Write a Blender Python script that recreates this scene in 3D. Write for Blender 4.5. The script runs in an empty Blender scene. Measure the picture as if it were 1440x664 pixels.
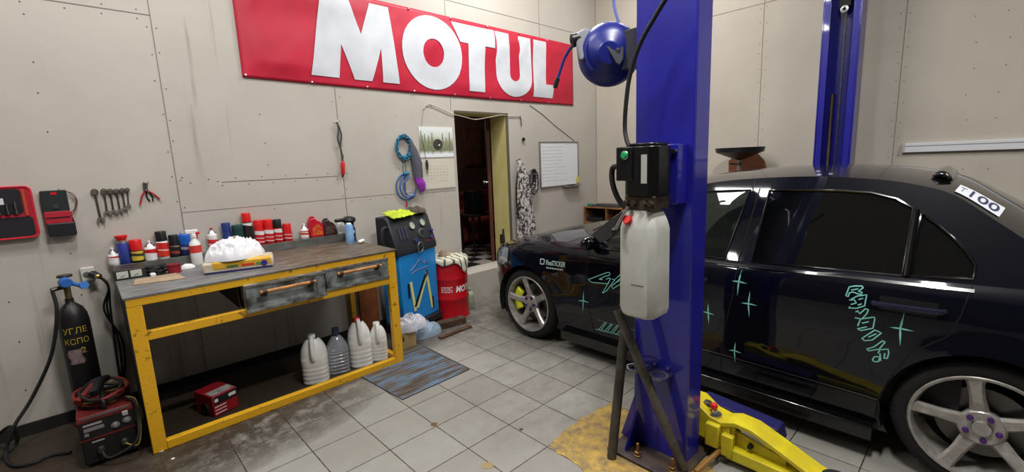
import bpy, math, random
from mathutils import Vector, Matrix, noise
from mathutils.geometry import delaunay_2d_cdt
PI = math.pi
random.seed(7)
scn = bpy.context.scene
COL = scn.collection
V = Vector

# ---------------------------------------------------------------- camera model (used to survey points on real planes)
YAW, PITCH, ROLL, FOC = math.radians(46.725), math.radians(-9.473), math.radians(-2.267), 634.7
CAMZ = 1.516
Fd = V((math.cos(YAW)*math.cos(PITCH), math.sin(YAW)*math.cos(PITCH), math.sin(PITCH)))
R0 = V((math.sin(YAW), -math.cos(YAW), 0)); U0 = R0.cross(Fd)
Rt = R0*math.cos(ROLL)+U0*math.sin(ROLL); Up = -R0*math.sin(ROLL)+U0*math.cos(ROLL)
CP = V((0, 0, CAMZ))
def ray(px, py): return Fd+Rt*((px-720)/FOC)-Up*((py-332)/FOC)
def PX(px, py, x): d = ray(px, py); return CP+d*(x/d.x)
def PY(px, py, y): d = ray(px, py); return CP+d*(y/d.y)
def PZ(px, py, z=0.0): d = ray(px, py); return CP+d*((z-CAMZ)/d.z)

# ---------------------------------------------------------------- room constants
D = 3.85      # left wall plane (y)
B = 5.316     # back wall plane (x)
CZ = 4.1      # ceiling

# ---------------------------------------------------------------- materials
def lin(c):
    return tuple(((v/12.92) if v <= 0.04045 else ((v+0.055)/1.055)**2.4) for v in [x/255 for x in c])+(1,)
MATS = {}
def mat(name, rgb, rough=.5, metal=0, rgb2=None, nscale=8, namt=.5, detail=4, bump=0, bscale=40, coat=0, trans=0, alpha=1, ior=1.45, emit=0, spec=None, sub=0):
    if name in MATS: return MATS[name]
    m = bpy.data.materials.new(name); m.use_nodes = True
    nt = m.node_tree; N = nt.nodes; L = nt.links
    b = N['Principled BSDF']
    b.inputs['Base Color'].default_value = lin(rgb)
    b.inputs['Roughness'].default_value = rough
    b.inputs['Metallic'].default_value = metal
    b.inputs['IOR'].default_value = ior
    b.inputs['Coat Weight'].default_value = coat
    b.inputs['Coat Roughness'].default_value = .04
    b.inputs['Transmission Weight'].default_value = trans
    b.inputs['Alpha'].default_value = alpha
    if spec is not None: b.inputs['Specular IOR Level'].default_value = spec
    if sub:
        b.inputs['Subsurface Weight'].default_value = sub
        b.inputs['Subsurface Radius'].default_value = (.02, .02, .02)
    if emit:
        b.inputs['Emission Color'].default_value = lin(rgb); b.inputs['Emission Strength'].default_value = emit
    tc = N.new('ShaderNodeTexCoord')
    if rgb2 is not None:
        t = N.new('ShaderNodeTexNoise'); t.inputs['Scale'].default_value = nscale; t.inputs['Detail'].default_value = detail
        t.inputs['Roughness'].default_value = .65
        L.new(tc.outputs['Object'], t.inputs['Vector'])
        r = N.new('ShaderNodeValToRGB')
        r.color_ramp.elements[0].position = .5-.25*namt-.02; r.color_ramp.elements[1].position = .5+.3*(1-namt)+.05
        r.color_ramp.elements[0].color = lin(rgb2); r.color_ramp.elements[1].color = lin(rgb)
        L.new(t.outputs['Fac'], r.inputs['Fac']); L.new(r.outputs['Color'], b.inputs['Base Color'])
    if bump:
        t2 = N.new('ShaderNodeTexNoise'); t2.inputs['Scale'].default_value = bscale; t2.inputs['Detail'].default_value = 4
        L.new(tc.outputs['Object'], t2.inputs['Vector'])
        bp = N.new('ShaderNodeBump'); bp.inputs['Strength'].default_value = bump; bp.inputs['Distance'].default_value = .01
        L.new(t2.outputs['Fac'], bp.inputs['Height']); L.new(bp.outputs['Normal'], b.inputs['Normal'])
    MATS[name] = m
    return m

def node_mat(name):
    m = bpy.data.materials.new(name); m.use_nodes = True
    MATS[name] = m
    return m, m.node_tree.nodes, m.node_tree.links, m.node_tree.nodes['Principled BSDF']

def ramp(N, L, src, stops):
    r = N.new('ShaderNodeValToRGB')
    while len(r.color_ramp.elements) < len(stops): r.color_ramp.elements.new(.5)
    for e, (p, c) in zip(r.color_ramp.elements, stops):
        e.position = p; e.color = lin(c) if max(c) > 1 else (c[0], c[0], c[0], 1)
    L.new(src, r.inputs['Fac'])
    return r.outputs['Color']
def noise_node(N, L, vec, scale, detail=5, rough=.6, dist=0):
    t = N.new('ShaderNodeTexNoise'); t.inputs['Scale'].default_value = scale; t.inputs['Detail'].default_value = detail
    t.inputs['Roughness'].default_value = rough; t.inputs['Distortion'].default_value = dist
    L.new(vec, t.inputs['Vector']); return t.outputs['Fac']
def mixc(N, L, fac, a, b, mode='MIX'):
    m = N.new('ShaderNodeMix'); m.data_type = 'RGBA'; m.blend_type = mode
    for i, s in ((0, fac), (6, a), (7, b)):
        if isinstance(s, (int, float)): m.inputs[i].default_value = s
        elif isinstance(s, tuple): m.inputs[i].default_value = s
        else: L.new(s, m.inputs[i])
    return m.outputs[2]
def mapping(N, L, vec, scale=(1, 1, 1), loc=(0, 0, 0), rot=(0, 0, 0)):
    mp = N.new('ShaderNodeMapping'); mp.inputs['Scale'].default_value = scale; mp.inputs['Location'].default_value = loc
    mp.inputs['Rotation'].default_value = rot
    L.new(vec, mp.inputs['Vector']); return mp.outputs['Vector']
def math_node(N, L, op, a, b=None, clamp=False):
    m = N.new('ShaderNodeMath'); m.operation = op; m.use_clamp = clamp
    for i, s in ((0, a), (1, b)):
        if s is None: continue
        if isinstance(s, (int, float)): m.inputs[i].default_value = s
        else: L.new(s, m.inputs[i])
    return m.outputs[0]

# wall board: warm grey, faint mottling, vertical dirt streaks in a few places, painted shade under the bench
def wall_mat(name, base, alt, streaks):
    m, N, L, b = node_mat(name)
    tc = N.new('ShaderNodeTexCoord'); P = tc.outputs['Object']
    n1 = noise_node(N, L, P, 1.3, 4); c1 = ramp(N, L, n1, [(.3, alt), (.7, base)])
    n2 = noise_node(N, L, P, 22, 6, .7); s2 = ramp(N, L, n2, [(.66, (0, 0, 0)), (.8, (1, 1, 1))])
    c2 = mixc(N, L, math_node(N, L, 'MULTIPLY', s2, .12), c1, lin((120, 104, 92)))
    out = c2
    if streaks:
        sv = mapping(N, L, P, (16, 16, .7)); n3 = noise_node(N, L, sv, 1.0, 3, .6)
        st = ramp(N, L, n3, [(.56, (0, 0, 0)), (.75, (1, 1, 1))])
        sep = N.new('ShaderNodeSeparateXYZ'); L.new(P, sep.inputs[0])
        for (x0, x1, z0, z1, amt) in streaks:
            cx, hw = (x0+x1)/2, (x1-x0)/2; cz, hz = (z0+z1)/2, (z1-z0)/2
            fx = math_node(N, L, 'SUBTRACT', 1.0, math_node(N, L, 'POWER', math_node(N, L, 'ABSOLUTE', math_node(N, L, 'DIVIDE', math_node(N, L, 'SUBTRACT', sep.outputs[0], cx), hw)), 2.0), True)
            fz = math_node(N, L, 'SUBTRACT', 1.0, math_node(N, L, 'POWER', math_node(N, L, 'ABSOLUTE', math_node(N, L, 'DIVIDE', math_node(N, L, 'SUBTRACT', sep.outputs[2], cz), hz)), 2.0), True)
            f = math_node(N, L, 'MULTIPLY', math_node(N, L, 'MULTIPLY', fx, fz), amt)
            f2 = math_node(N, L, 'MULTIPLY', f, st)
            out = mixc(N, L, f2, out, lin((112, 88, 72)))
    L.new(out, b.inputs['Base Color'])
    b.inputs['Roughness'].default_value = .62; b.inputs['Specular IOR Level'].default_value = .3
    return m
M_wallL = wall_mat('wall board', (190, 184, 175), (178, 171, 163), [(.45, .98, 1.4, 3.1, .75), (.9, 1.6, 1.0, 1.5, .35), (-.6, .1, -.2, 1.2, .8), (2.0, 2.9, .8, 1.25, .4), (.1, 1.7, -.3, .8, .9)])  # last streak patch also paints in the shade below the bench top
M_wallB = wall_mat('back wall board', (192, 185, 172), (180, 172, 160), [])
M_ceil = mat('ceiling white', (205, 203, 198), .8)
M_seam = mat('board seam', (128, 120, 112), .8)
M_screw = mat('screw head', (70, 62, 58), .5, .3)

# floor tiles
def floor_mat():
    m, N, L, b = node_mat('floor tiles')
    tc = N.new('ShaderNodeTexCoord'); P = tc.outputs['Object']
    sep = N.new('ShaderNodeSeparateXYZ'); L.new(P, sep.inputs[0])
    def edge(o, off):
        f = math_node(N, L, 'FRACT', math_node(N, L, 'DIVIDE', math_node(N, L, 'SUBTRACT', o, off-30), .3))
        return math_node(N, L, 'MULTIPLY', math_node(N, L, 'MINIMUM', f, math_node(N, L, 'SUBTRACT', 1.0, f)), .3)
    e = math_node(N, L, 'MINIMUM', edge(sep.outputs[0], 1.009), edge(sep.outputs[1], 2.699))
    jit = math_node(N, L, 'MULTIPLY', noise_node(N, L, P, 30, 3), .004)
    g = ramp(N, L, math_node(N, L, 'DIVIDE', math_node(N, L, 'ADD', e, jit), .01), [(.36, (1, 1, 1)), (.56, (0, 0, 0))])
    # per-tile tone
    def cell(o, off): return math_node(N, L, 'FLOOR', math_node(N, L, 'DIVIDE', math_node(N, L, 'SUBTRACT', o, off-30), .3))
    cb = N.new('ShaderNodeCombineXYZ'); L.new(cell(sep.outputs[0], 1.009), cb.inputs[0]); L.new(cell(sep.outputs[1], 2.699), cb.inputs[1])
    wn = N.new('ShaderNodeTexWhiteNoise'); L.new(cb.outputs[0], wn.inputs['Vector'])
    base = ramp(N, L, wn.outputs['Value'], [(0, (136, 133, 126)), (1, (150, 148, 141))])
    n1 = noise_node(N, L, P, 5, 8, .7); d1 = ramp(N, L, n1, [(.42, (1, 1, 1)), (.62, (0, 0, 0))])
    c = mixc(N, L, math_node(N, L, 'MULTIPLY', d1, .22), base, lin((110, 104, 96)))
    n2 = noise_node(N, L, P, 45, 3, .7); d2 = ramp(N, L, n2, [(.7, (0, 0, 0)), (.78, (1, 1, 1))])
    c = mixc(N, L, math_node(N, L, 'MULTIPLY', d2, .35), c, lin((70, 62, 54)))
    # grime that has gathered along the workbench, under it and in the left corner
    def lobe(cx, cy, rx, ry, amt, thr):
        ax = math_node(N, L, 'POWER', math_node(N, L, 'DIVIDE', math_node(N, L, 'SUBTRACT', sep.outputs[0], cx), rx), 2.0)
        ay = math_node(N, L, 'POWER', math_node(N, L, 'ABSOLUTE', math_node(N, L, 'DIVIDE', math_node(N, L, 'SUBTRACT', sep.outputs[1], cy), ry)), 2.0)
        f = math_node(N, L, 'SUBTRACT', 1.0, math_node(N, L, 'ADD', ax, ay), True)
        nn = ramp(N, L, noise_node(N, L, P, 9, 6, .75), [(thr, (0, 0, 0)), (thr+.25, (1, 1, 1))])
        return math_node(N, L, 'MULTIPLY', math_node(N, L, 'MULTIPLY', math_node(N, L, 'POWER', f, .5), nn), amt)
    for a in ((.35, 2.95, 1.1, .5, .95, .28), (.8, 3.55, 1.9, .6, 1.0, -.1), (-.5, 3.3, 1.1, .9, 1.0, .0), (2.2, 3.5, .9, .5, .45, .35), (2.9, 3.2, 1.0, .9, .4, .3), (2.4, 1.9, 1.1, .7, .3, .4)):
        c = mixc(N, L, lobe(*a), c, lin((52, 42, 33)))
    c = mixc(N, L, g, c, lin((58, 50, 43)))
    L.new(c, b.inputs['Base Color'])
    L.new(ramp(N, L, n1, [(.3, (.55, 0, 0)), (.7, (.36, 0, 0))]), b.inputs['Roughness'])
    bp = N.new('ShaderNodeBump'); bp.inputs['Strength'].default_value = .5; bp.inputs['Distance'].default_value = .004; bp.invert = True
    L.new(g, bp.inputs['Height']); L.new(bp.outputs['Normal'], b.inputs['Normal'])
    b.inputs['Specular IOR Level'].default_value = .35
    return m
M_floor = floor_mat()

M_yellow = mat('bench yellow paint', (224, 168, 30), .45, 0, (140, 96, 30), 16, 1.0, 8, .15, 60)
_e = [n for n in M_yellow.node_tree.nodes if n.type == 'VALTORGB'][0].color_ramp.elements
_e[0].position = .33; _e[1].position = .40
M_red = mat('red paint', (196, 22, 34), .35, 0, (170, 14, 26), 6, .3)
M_can_red = mat('can red', (200, 26, 34), .35)
M_white = mat('white plastic', (226, 226, 224), .4)
M_black = mat('black plastic', (22, 22, 24), .4)
M_rubber = mat('black rubber', (20, 20, 21), .65)
M_tyre = mat('tyre rubber', (14, 14, 15), .8, 0, (22, 21, 20), 10, .5, 4, .2, 90)
M_steel = mat('bright steel', (190, 190, 192), .28, 1)
M_dsteel = mat('dull steel', (125, 122, 118), .45, 1, (90, 84, 78), 20, .4)
M_blue = mat('lift blue paint', (34, 34, 158), .32, 0, (30, 28, 132), 3, .4, 4, 0, 40, coat=.7)
M_bluet = mat('trunk blue', (26, 44, 150), .3)
M_pipe = mat('old steel pipe', (98, 92, 84), .5, .3, (66, 60, 54), 12, .4)
M_wood = mat('worn wood', (150, 112, 72), .6, 0, (104, 72, 44), 12, .4)
M_dwood = mat('dark oily wood', (92, 68, 52), .75, 0, (52, 38, 30), 14, .4, 6, .4, 50)

# ---------------------------------------------------------------- mesh builder
def frame_from_axis(ax):
    z = V(ax).normalized(); t = V((0, 0, 1)) if abs(z.z) < .9 else V((1, 0, 0))
    x = t.cross(z).normalized(); y = z.cross(x)
    return Matrix((x, y, z)).transposed()
class MB:
    def __init__(s): s.v = []; s.f = []; s.mi = []; s.cur = 0
    def face(s, f): s.f.append(tuple(f)); s.mi.append(s.cur)
    def mat(s, i): s.cur = i; return s
    def add(s, vs, fs):
        o = len(s.v); s.v += [V(p) for p in vs]
        for f in fs: s.face([i+o for i in f])
        return s
    def box(s, lo, hi, rz=0, piv=None, M=None):
        x0, y0, z0 = lo; x1, y1, z1 = hi
        vs = [V((x, y, z)) for z in (z0, z1) for x, y in ((x0, y0), (x1, y0), (x1, y1), (x0, y1))]
        if rz:
            p = V(piv) if piv else V(((x0+x1)/2, (y0+y1)/2, 0)); R = Matrix.Rotation(rz, 3, 'Z')
            vs = [R@(q-p)+p for q in vs]
        if M is not None: vs = [M@q for q in vs]
        return s.add(vs, [(0, 3, 2, 1), (4, 5, 6, 7), (0, 1, 5, 4), (1, 2, 6, 5), (2, 3, 7, 6), (3, 0, 4, 7)])
    def tube(s, pts, r, n=8, closed=False, cap=True):
        pts = [V(p) for p in pts]; k = len(pts)
        rr = r if isinstance(r, (list, tuple)) else [r]*k
        up = None; rings = []
        for i, p in enumerate(pts):
            if closed: t = (pts[(i+1) % k]-pts[i-1])
            else: t = pts[min(i+1, k-1)]-pts[max(i-1, 0)]
            if t.length < 1e-9: t = V((0, 0, 1))
            t.normalize()
            if up is None: up = t.orthogonal().normalized()
            up = (up-t*up.dot(t)); up = up.normalized() if up.length > 1e-6 else t.orthogonal().normalized()
            b = t.cross(up)
            rings.append([p+(up*math.cos(a)+b*math.sin(a))*rr[i] for a in [2*PI*j/n for j in range(n)]])
        o = len(s.v)
        for rg in rings: s.v += rg
        for i in range(k if closed else k-1):
            a = o+i*n; b_ = o+((i+1) % k)*n
            for j in range(n): s.face((a+j, a+(j+1) % n, b_+(j+1) % n, b_+j))
        if cap and not closed:
            s.face([o+j for j in range(n)][::-1]); s.face([o+(k-1)*n+j for j in range(n)])
        return s
    def lathe(s, prof, c=(0, 0, 0), axis=(0, 0, 1), n=24, a0=0, a1=2*PI, mats=None, sx=1, sy=1):
        Fm = frame_from_axis(axis) if tuple(axis) != (0, 0, 1) else Matrix.Identity(3)
        c = V(c); o = len(s.v); full = abs(a1-a0-2*PI) < 1e-6; m = n if full else n+1
        for (r, z) in prof:
            for j in range(m):
                a = a0+(a1-a0)*j/n
                s.v.append(c+Fm@V((r*math.cos(a)*sx, r*math.sin(a)*sy, z)))
        for i in range(len(prof)-1):
            if mats: s.cur = mats[i]
            for j in range(n):
                a = o+i*m+j; b_ = o+i*m+(j+1) % m if full else a+1
                s.face((a, b_, b_+m, a+m))
        return s
    def grid(s, fn, nu, nv, closeu=False):
        o = len(s.v)
        for i in range(nu+1):
            for j in range(nv+1): s.v.append(V(fn(i/nu, j/nv)))
        for i in range(nu):
            for j in range(nv):
                a = o+i*(nv+1)+j; s.face((a, a+1, a+nv+2, a+nv+1))
        return s
    def prism(s, poly, fn, t0, t1):
        """poly: list of 2D points; fn(u,v,t) -> point"""
        n = len(poly); vs = [fn(u, v, t0) for u, v in poly]+[fn(u, v, t1) for u, v in poly]
        o = len(s.v); s.v += [V(p) for p in vs]
        s.face([o+i for i in range(n)][::-1]); s.face([o+n+i for i in range(n)])
        for i in range(n): s.face((o+i, o+(i+1) % n, o+n+(i+1) % n, o+n+i))
        return s
    def sphere(s, c, r, n=12, sc=(1, 1, 1)):
        prof = [(math.sin(PI*i/n)*r+1e-5, -math.cos(PI*i/n)*r) for i in range(n+1)]
        o = len(s.v); s.lathe(prof, (0, 0, 0), n=n*2)
        for i in range(o, len(s.v)): q = s.v[i]; s.v[i] = V((q.x*sc[0]+c[0], q.y*sc[1]+c[1], q.z*sc[2]+c[2]))
        return s

def inpoly(x, y, poly):
    c = False; n = len(poly); j = n-1
    for i in range(n):
        xi, yi = poly[i]; xj, yj = poly[j]
        if (yi > y) != (yj > y) and x < (xj-xi)*(y-yi)/(yj-yi)+xi: c = not c
        j = i
    return c
def cdt_fill(loops, step=None, dens=None):
    """fill loops (even-odd) with triangles; returns verts2d, tris"""
    pts = []; edges = []
    for lp in loops:
        q = []
        for i, p in enumerate(lp):
            a = V(p); b = V(lp[(i+1) % len(lp)]); d = (b-a).length
            k = max(1, int(d/dens)) if dens else 1
            for t in range(k): q.append(a.lerp(b, t/k))
        o = len(pts); pts += q
        edges += [(o+i, o+(i+1) % len(q)) for i in range(len(q))]
    if step:
        xs = [p.x for p in pts]; ys = [p.y for p in pts]
        nx = int((max(xs)-min(xs))/step)+1; ny = int((max(ys)-min(ys))/step)+1
        for i in range(nx+1):
            for j in range(ny+1):
                x = min(xs)+i*step+step*.37; y = min(ys)+j*step+step*.41
                if sum(inpoly(x, y, lp) for lp in loops) % 2: pts.append(V((x, y)))
    vo, eo, fo, *_ = delaunay_2d_cdt([V(p) for p in pts], edges, [], 0, 1e-6)
    tris = []
    for f in fo:
        cx = sum(vo[i].x for i in f)/len(f); cy = sum(vo[i].y for i in f)/len(f)
        if sum(inpoly(cx, cy, lp) for lp in loops) % 2: tris.append(tuple(f))
    return vo, tris
def fill_to(mb, loops, fn, step=None, dens=None, flip=False):
    vo, tr = cdt_fill(loops, step, dens)
    mb.add([fn(p.x, p.y) for p in vo], [t[::-1] if flip else t for t in tr]); return mb

# ---------------------------------------------------------------- objects
def wloc(o):
    l = V((0, 0, 0))
    while o: l = l+V(o.location); o = o.parent
    return l
def obj(name, mb, m, parent=None, smooth=40, bevel=0, solid=0, origin=None, kind=None, label=None):
    me = bpy.data.meshes.new(name)
    off = wloc(parent) if parent else V(origin if origin else (0, 0, 0))
    me.from_pydata([tuple(p-off) for p in mb.v], [], mb.f)
    ms = m if isinstance(m, (list, tuple)) else [m]
    for x in ms: me.materials.append(x)
    me.polygons.foreach_set('material_index', [min(i, len(ms)-1) for i in mb.mi])
    if smooth:
        me.polygons.foreach_set('use_smooth', [True]*len(me.polygons))
        me.update(); me.set_sharp_from_angle(angle=math.radians(smooth))
    me.validate(); me.update()
    o = bpy.data.objects.new(name, me); COL.objects.link(o)
    if parent: o.parent = parent
    elif origin: o.location = origin
    if solid:
        md = o.modifiers.new('s', 'SOLIDIFY'); md.thickness = abs(solid); md.offset = -1 if solid > 0 else 1
    if bevel:
        md = o.modifiers.new('b', 'BEVEL'); md.width = bevel; md.segments = 2; md.limit_method = 'ANGLE'; md.angle_limit = math.radians(50)
        md.harden_normals = False
    if kind: o['kind'] = kind
    if label: o['label'] = label
    return o
def thing(name, label, cat, loc, group=None):
    o = bpy.data.objects.new(name, None); COL.objects.link(o); o.location = loc; o.empty_display_size = .05
    o['label'] = label; o['category'] = cat
    if group: o['group'] = group
    return o
def tag(o, label, cat, group=None):
    o['label'] = label; o['category'] = cat
    if group: o['group'] = group
    return o
def dup(root, loc, label=None):
    r = root.copy(); COL.objects.link(r); r.location = loc
    if label: r['label'] = label
    def rec(a, b):
        for ch in [c for c in a.children]:
            c = ch.copy(); COL.objects.link(c); c.parent = b; rec(ch, c)
    rec(root, r)
    return r
def struct(name, mb, m, parent=None, **k):
    return obj(name, mb, m, parent, kind='structure', **k) if not parent else obj(name, mb, m, parent, **k)
def text_geo(body, size=1.0, shear=0, bold=0):
    cu = bpy.data.curves.new('txt', 'FONT'); cu.body = body; cu.size = size; cu.align_x = 'CENTER'; cu.align_y = 'CENTER'; cu.shear = shear
    cu.resolution_u = 3; cu.offset = bold
    o = bpy.data.objects.new('txt', cu); COL.objects.link(o)
    dg = bpy.context.evaluated_depsgraph_get(); ev = o.evaluated_get(dg); me = ev.to_mesh()
    vs = [(v.co.x, v.co.y) for v in me.vertices]; fs = [tuple(p.vertices) for p in me.polygons]
    ev.to_mesh_clear(); bpy.data.objects.remove(o); bpy.data.curves.remove(cu)
    return vs, fs
def put_text(mb, body, fn, width=None, height=None, shear=0, bold=0):
    """fn(u,v)->point; text scaled to width x height, centred on 0"""
    vs, fs = text_geo(body, 1, shear, bold)
    if not vs: return mb
    x0 = min(v[0] for v in vs); x1 = max(v[0] for v in vs); y0 = min(v[1] for v in vs); y1 = max(v[1] for v in vs)
    cx, cy = (x0+x1)/2, (y0+y1)/2
    sx = width/(x1-x0) if width else None; sy = height/(y1-y0) if height else None
    sx = sx or sy; sy = sy or sx
    mb.add([fn((x-cx)*sx, (y-cy)*sy) for x, y in vs], fs); return mb
def smooth_path(pts, k=6):
    """Catmull-Rom through points"""
    P = [V(p) for p in pts]; out = []
    for i in range(len(P)-1):
        p0 = P[max(i-1, 0)]; p1 = P[i]; p2 = P[i+1]; p3 = P[min(i+2, len(P)-1)]
        for j in range(k):
            t = j/k
            out.append(.5*((2*p1)+(p2-p0)*t+(2*p0-5*p1+4*p2-p3)*t*t+(3*p1-p0-3*p2+p3)*t**3))
    out.append(P[-1]); return out

# ================================================================= THE ROOM
X0, Y0 = -2.8, -4.6      # extents behind the camera
DX0, DX1, DZ0, DZ1 = 2.875, 3.61, .30, 2.036     # doorway in the left wall
WT = .27
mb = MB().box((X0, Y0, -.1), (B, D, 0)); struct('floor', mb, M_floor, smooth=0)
mb = MB().box((X0, Y0, CZ), (B, D, CZ+.1)); struct('ceiling', mb, M_ceil, smooth=0)
mb = MB()
for lo, hi in (((X0, D, -.1), (DX0, D+WT, CZ)), ((DX1, D, -.1), (B+.2, D+WT, CZ)), ((DX0, D, DZ1), (DX1, D+WT, CZ)), ((DX0, D, -.1), (DX1, D+WT, DZ0))):
    mb.box(lo, hi)
wl = struct('wall_left', mb, M_wallL, smooth=0)
wb = struct('wall_back', MB().box((B, Y0, -.1), (B+.15, D, CZ)), M_wallB, smooth=0)
M_gate = mat('dark gate wall', (74, 72, 70), .7, 0, (60, 58, 56), 2, .4)
struct('wall_right', MB().box((X0, Y0-.15, -.1), (B+.15, Y0, CZ)), M_gate, smooth=0)
struct('wall_front', MB().box((X0-.15, Y0-.15, -.1), (X0, D+WT, CZ)), M_gate, smooth=0)
# board seams (a hair proud) and screws
mb = MB()
def vline(x, z0, z1, w=.005): mb.box((x-w/2, D-.002, z0), (x+w/2, D+.001, z1))
def hline(x0, x1, z, w=.005): mb.box((x0, D-.002, z-w/2), (x1, D+.001, z+w/2))
sx = [-1.85, -.69, .483, 1.655, 2.84, 4.2]
vline(sx[0], .05, CZ); vline(sx[1], .05, CZ); vline(sx[2], 0.05, CZ); vline(sx[3], .05, CZ, .005); vline(sx[4], 2.04, CZ)
vline(sx[5], 2.2, CZ); vline(4.3, .0, .6)
hline(X0, .483, 2.536); hline(.483, 1.655, 3.0); hline(.75, 1.62, 1.445, .004); hline(2.43, 2.84, 1.235, .004); hline(.483, 2.84, 1.25, .002); hline(1.655, 5.3, 3.1)
obj('board_seam', mb, M_seam, wl, smooth=0)
mb = MB()
def screw(x, z): mb.lathe([(.0001, -.0016), (.004, -.0014), (.0042, .001)], (x+random.uniform(-.012, .012), D, z), (0, 1, 0), 7)
for x in sx[1:4]:
    for dx in (-.025, .025):
        z = .3
        while z < 3.1: screw(x+dx, z+random.uniform(-.04, .04)); z += .2
for x in (-.4, -.1, 1.07, 2.2):
    z = .3
    while z < 2.9: screw(x, z+random.uniform(-.06, .06)); z += .24
for x0, x1, z in ((-.6, .45, 2.56), (-.6, .45, 2.505), (.5, 1.65, 1.47), (.75, 1.65, 1.42), (.55, .75, 1.45), (1.7, 2.8, 1.22)):
    x = x0
    while x < x1: screw(x, z); x += .17
for x in (4.2-.02, 4.2+.02, 4.9, 3.9):
    z = .5
    while z < 2.1: screw(x, z); z += .21
obj('screw_heads', mb, M_screw, wl, smooth=0, kind='stuff')
mb = MB()
bys = [2.96, 1.75, .62, -.55, -1.7]
for y in bys: mb.box((B-.002, y-.0025, .05), (B+.001, y+.0025, CZ))
mb.box((B-.002, Y0, 3.0), (B+.001, D, 3.005))
mb.box((B-.003, D-.006, 0), (B+.001, D+.001, CZ))
obj('board_seam', mb, M_seam, wb, smooth=0)
mb = MB()
for y in bys:
    for dy in (-.03, .03):
        z = .4
        while z < 3.3: mb.lathe([(.0001, -.0016), (.0042, -.0014), (.0044, .001)], (B, y+dy+random.uniform(-.008, .008), z+random.uniform(-.04, .04)), (1, 0, 0), 7); z += .15
for y in (2.4, 1.2, .18, .0):
    z = .5
    while z < 3.3: mb.lathe([(.0001, -.0016), (.0042, -.0014), (.0044, .001)], (B, y+random.uniform(-.02, .02), z), (1, 0, 0), 7); z += .2
obj('screw_heads', mb, M_screw, wb, smooth=0, kind='stuff')
M_base = mat('dark baseboard', (30, 26, 24), .8)
mb = MB().box((X0, D-.015, 0), (DX0-.1, D+.001, .075)); struct('baseboard_left', mb, M_base, smooth=0)

# ---- room beyond the doorway
M_annex = mat('annex wall', (92, 70, 62), .8, 0, (70, 52, 46), 2, .4)
M_chk, N, L, b = node_mat('checker floor')
tc = N.new('ShaderNodeTexCoord'); ck = N.new('ShaderNodeTexChecker'); ck.inputs['Scale'].default_value = 5
ck.inputs['Color1'].default_value = lin((150, 146, 138)); ck.inputs['Color2'].default_value = lin((26, 24, 24))
L.new(mapping(N, L, tc.outputs['Object'], (1, 1, 1), (.03, .07, .1)), ck.inputs['Vector']); L.new(ck.outputs['Color'], b.inputs['Base Color']); b.inputs['Roughness'].default_value = .4
AX0, AX1, AY1, AZ = 2.2, 6.3, 6.4, 2.7
struct('floor', MB().box((AX0, D+WT, .2), (AX1, AY1, .30)), M_chk, smooth=0)
struct('ceiling', MB().box((AX0, D+WT, AZ), (AX1, AY1, AZ+.1)), M_annex, smooth=0)
struct('wall_annex_far', MB().box((AX0, AY1, .2), (AX1, AY1+.1, AZ)), M_annex, smooth=0)
struct('wall_annex_left', MB().box((AX0-.1, D+WT, .2), (AX0, AY1, AZ)), M_annex, smooth=0)
struct('wall_annex_right', MB().box((AX1, D+WT, .2), (AX1+.1, AY1, AZ)), M_annex, smooth=0)
struct('wall_annex_near', MB().box((B+.2, D+WT-.1, .2), (AX1, D+WT, AZ)), M_annex, smooth=0)
# yellow painted reveal and dark edge trims
M_reveal = mat('yellow reveal', (222, 210, 146), .6, 0, (206, 192, 124), 4, .4)
struct('trim_1', MB().box((DX1-.012, D+.001, DZ0), (DX1+.0005, D+WT-.001, DZ1)).box((DX0, D+.001, DZ1-.01), (DX1, D+WT-.001, DZ1+.0005)), M_reveal, smooth=0)
M_edge = mat('door edge strip', (92, 84, 74), .6)
struct('trim_2', MB().box((DX1-.014, D-.006, DZ0), (DX1+.02, D+.002, DZ1+.012)).box((DX0, D-.006, DZ1-.006), (DX1, D+.002, DZ1+.012)), M_edge, smooth=0)
M_doorb = mat('brown door', (96, 52, 34), .45, 0, (74, 38, 26), 3, .5)
hinge = V((DX1-.03, D+WT+.005, 0)); a = math.radians(50.5); dd = V((math.cos(a), math.sin(a), 0)); nn = V((-dd.y, dd.x, 0))
def dl(u, v, t): return hinge+dd*u+nn*t+V((0, 0, v))
mb = MB().prism([(0, DZ0+.01), (.72, DZ0+.01), (.72, DZ1-.02), (0, DZ1-.02)], dl, 0, .038)
door = struct('door_1', mb, M_doorb, smooth=0)
mb = MB()
for uu in (.1, .28, .46): mb.prism([(uu, .42), (uu+.14, .42), (uu+.14, 1.1), (uu, 1.1)], dl, .036, .044)
obj('door_panel', mb, M_doorb, door, smooth=0, bevel=.004)
mb = MB().lathe([(.001, 0), (.012, 0), (.012, .03), (.024, .04), (.026, .055), (.015, .066), (.001, .068)], dl(.05, 1.27, .036), tuple(nn), 14)
obj('door_handle', mb, M_steel, door, label='round metal door knob')

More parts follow.
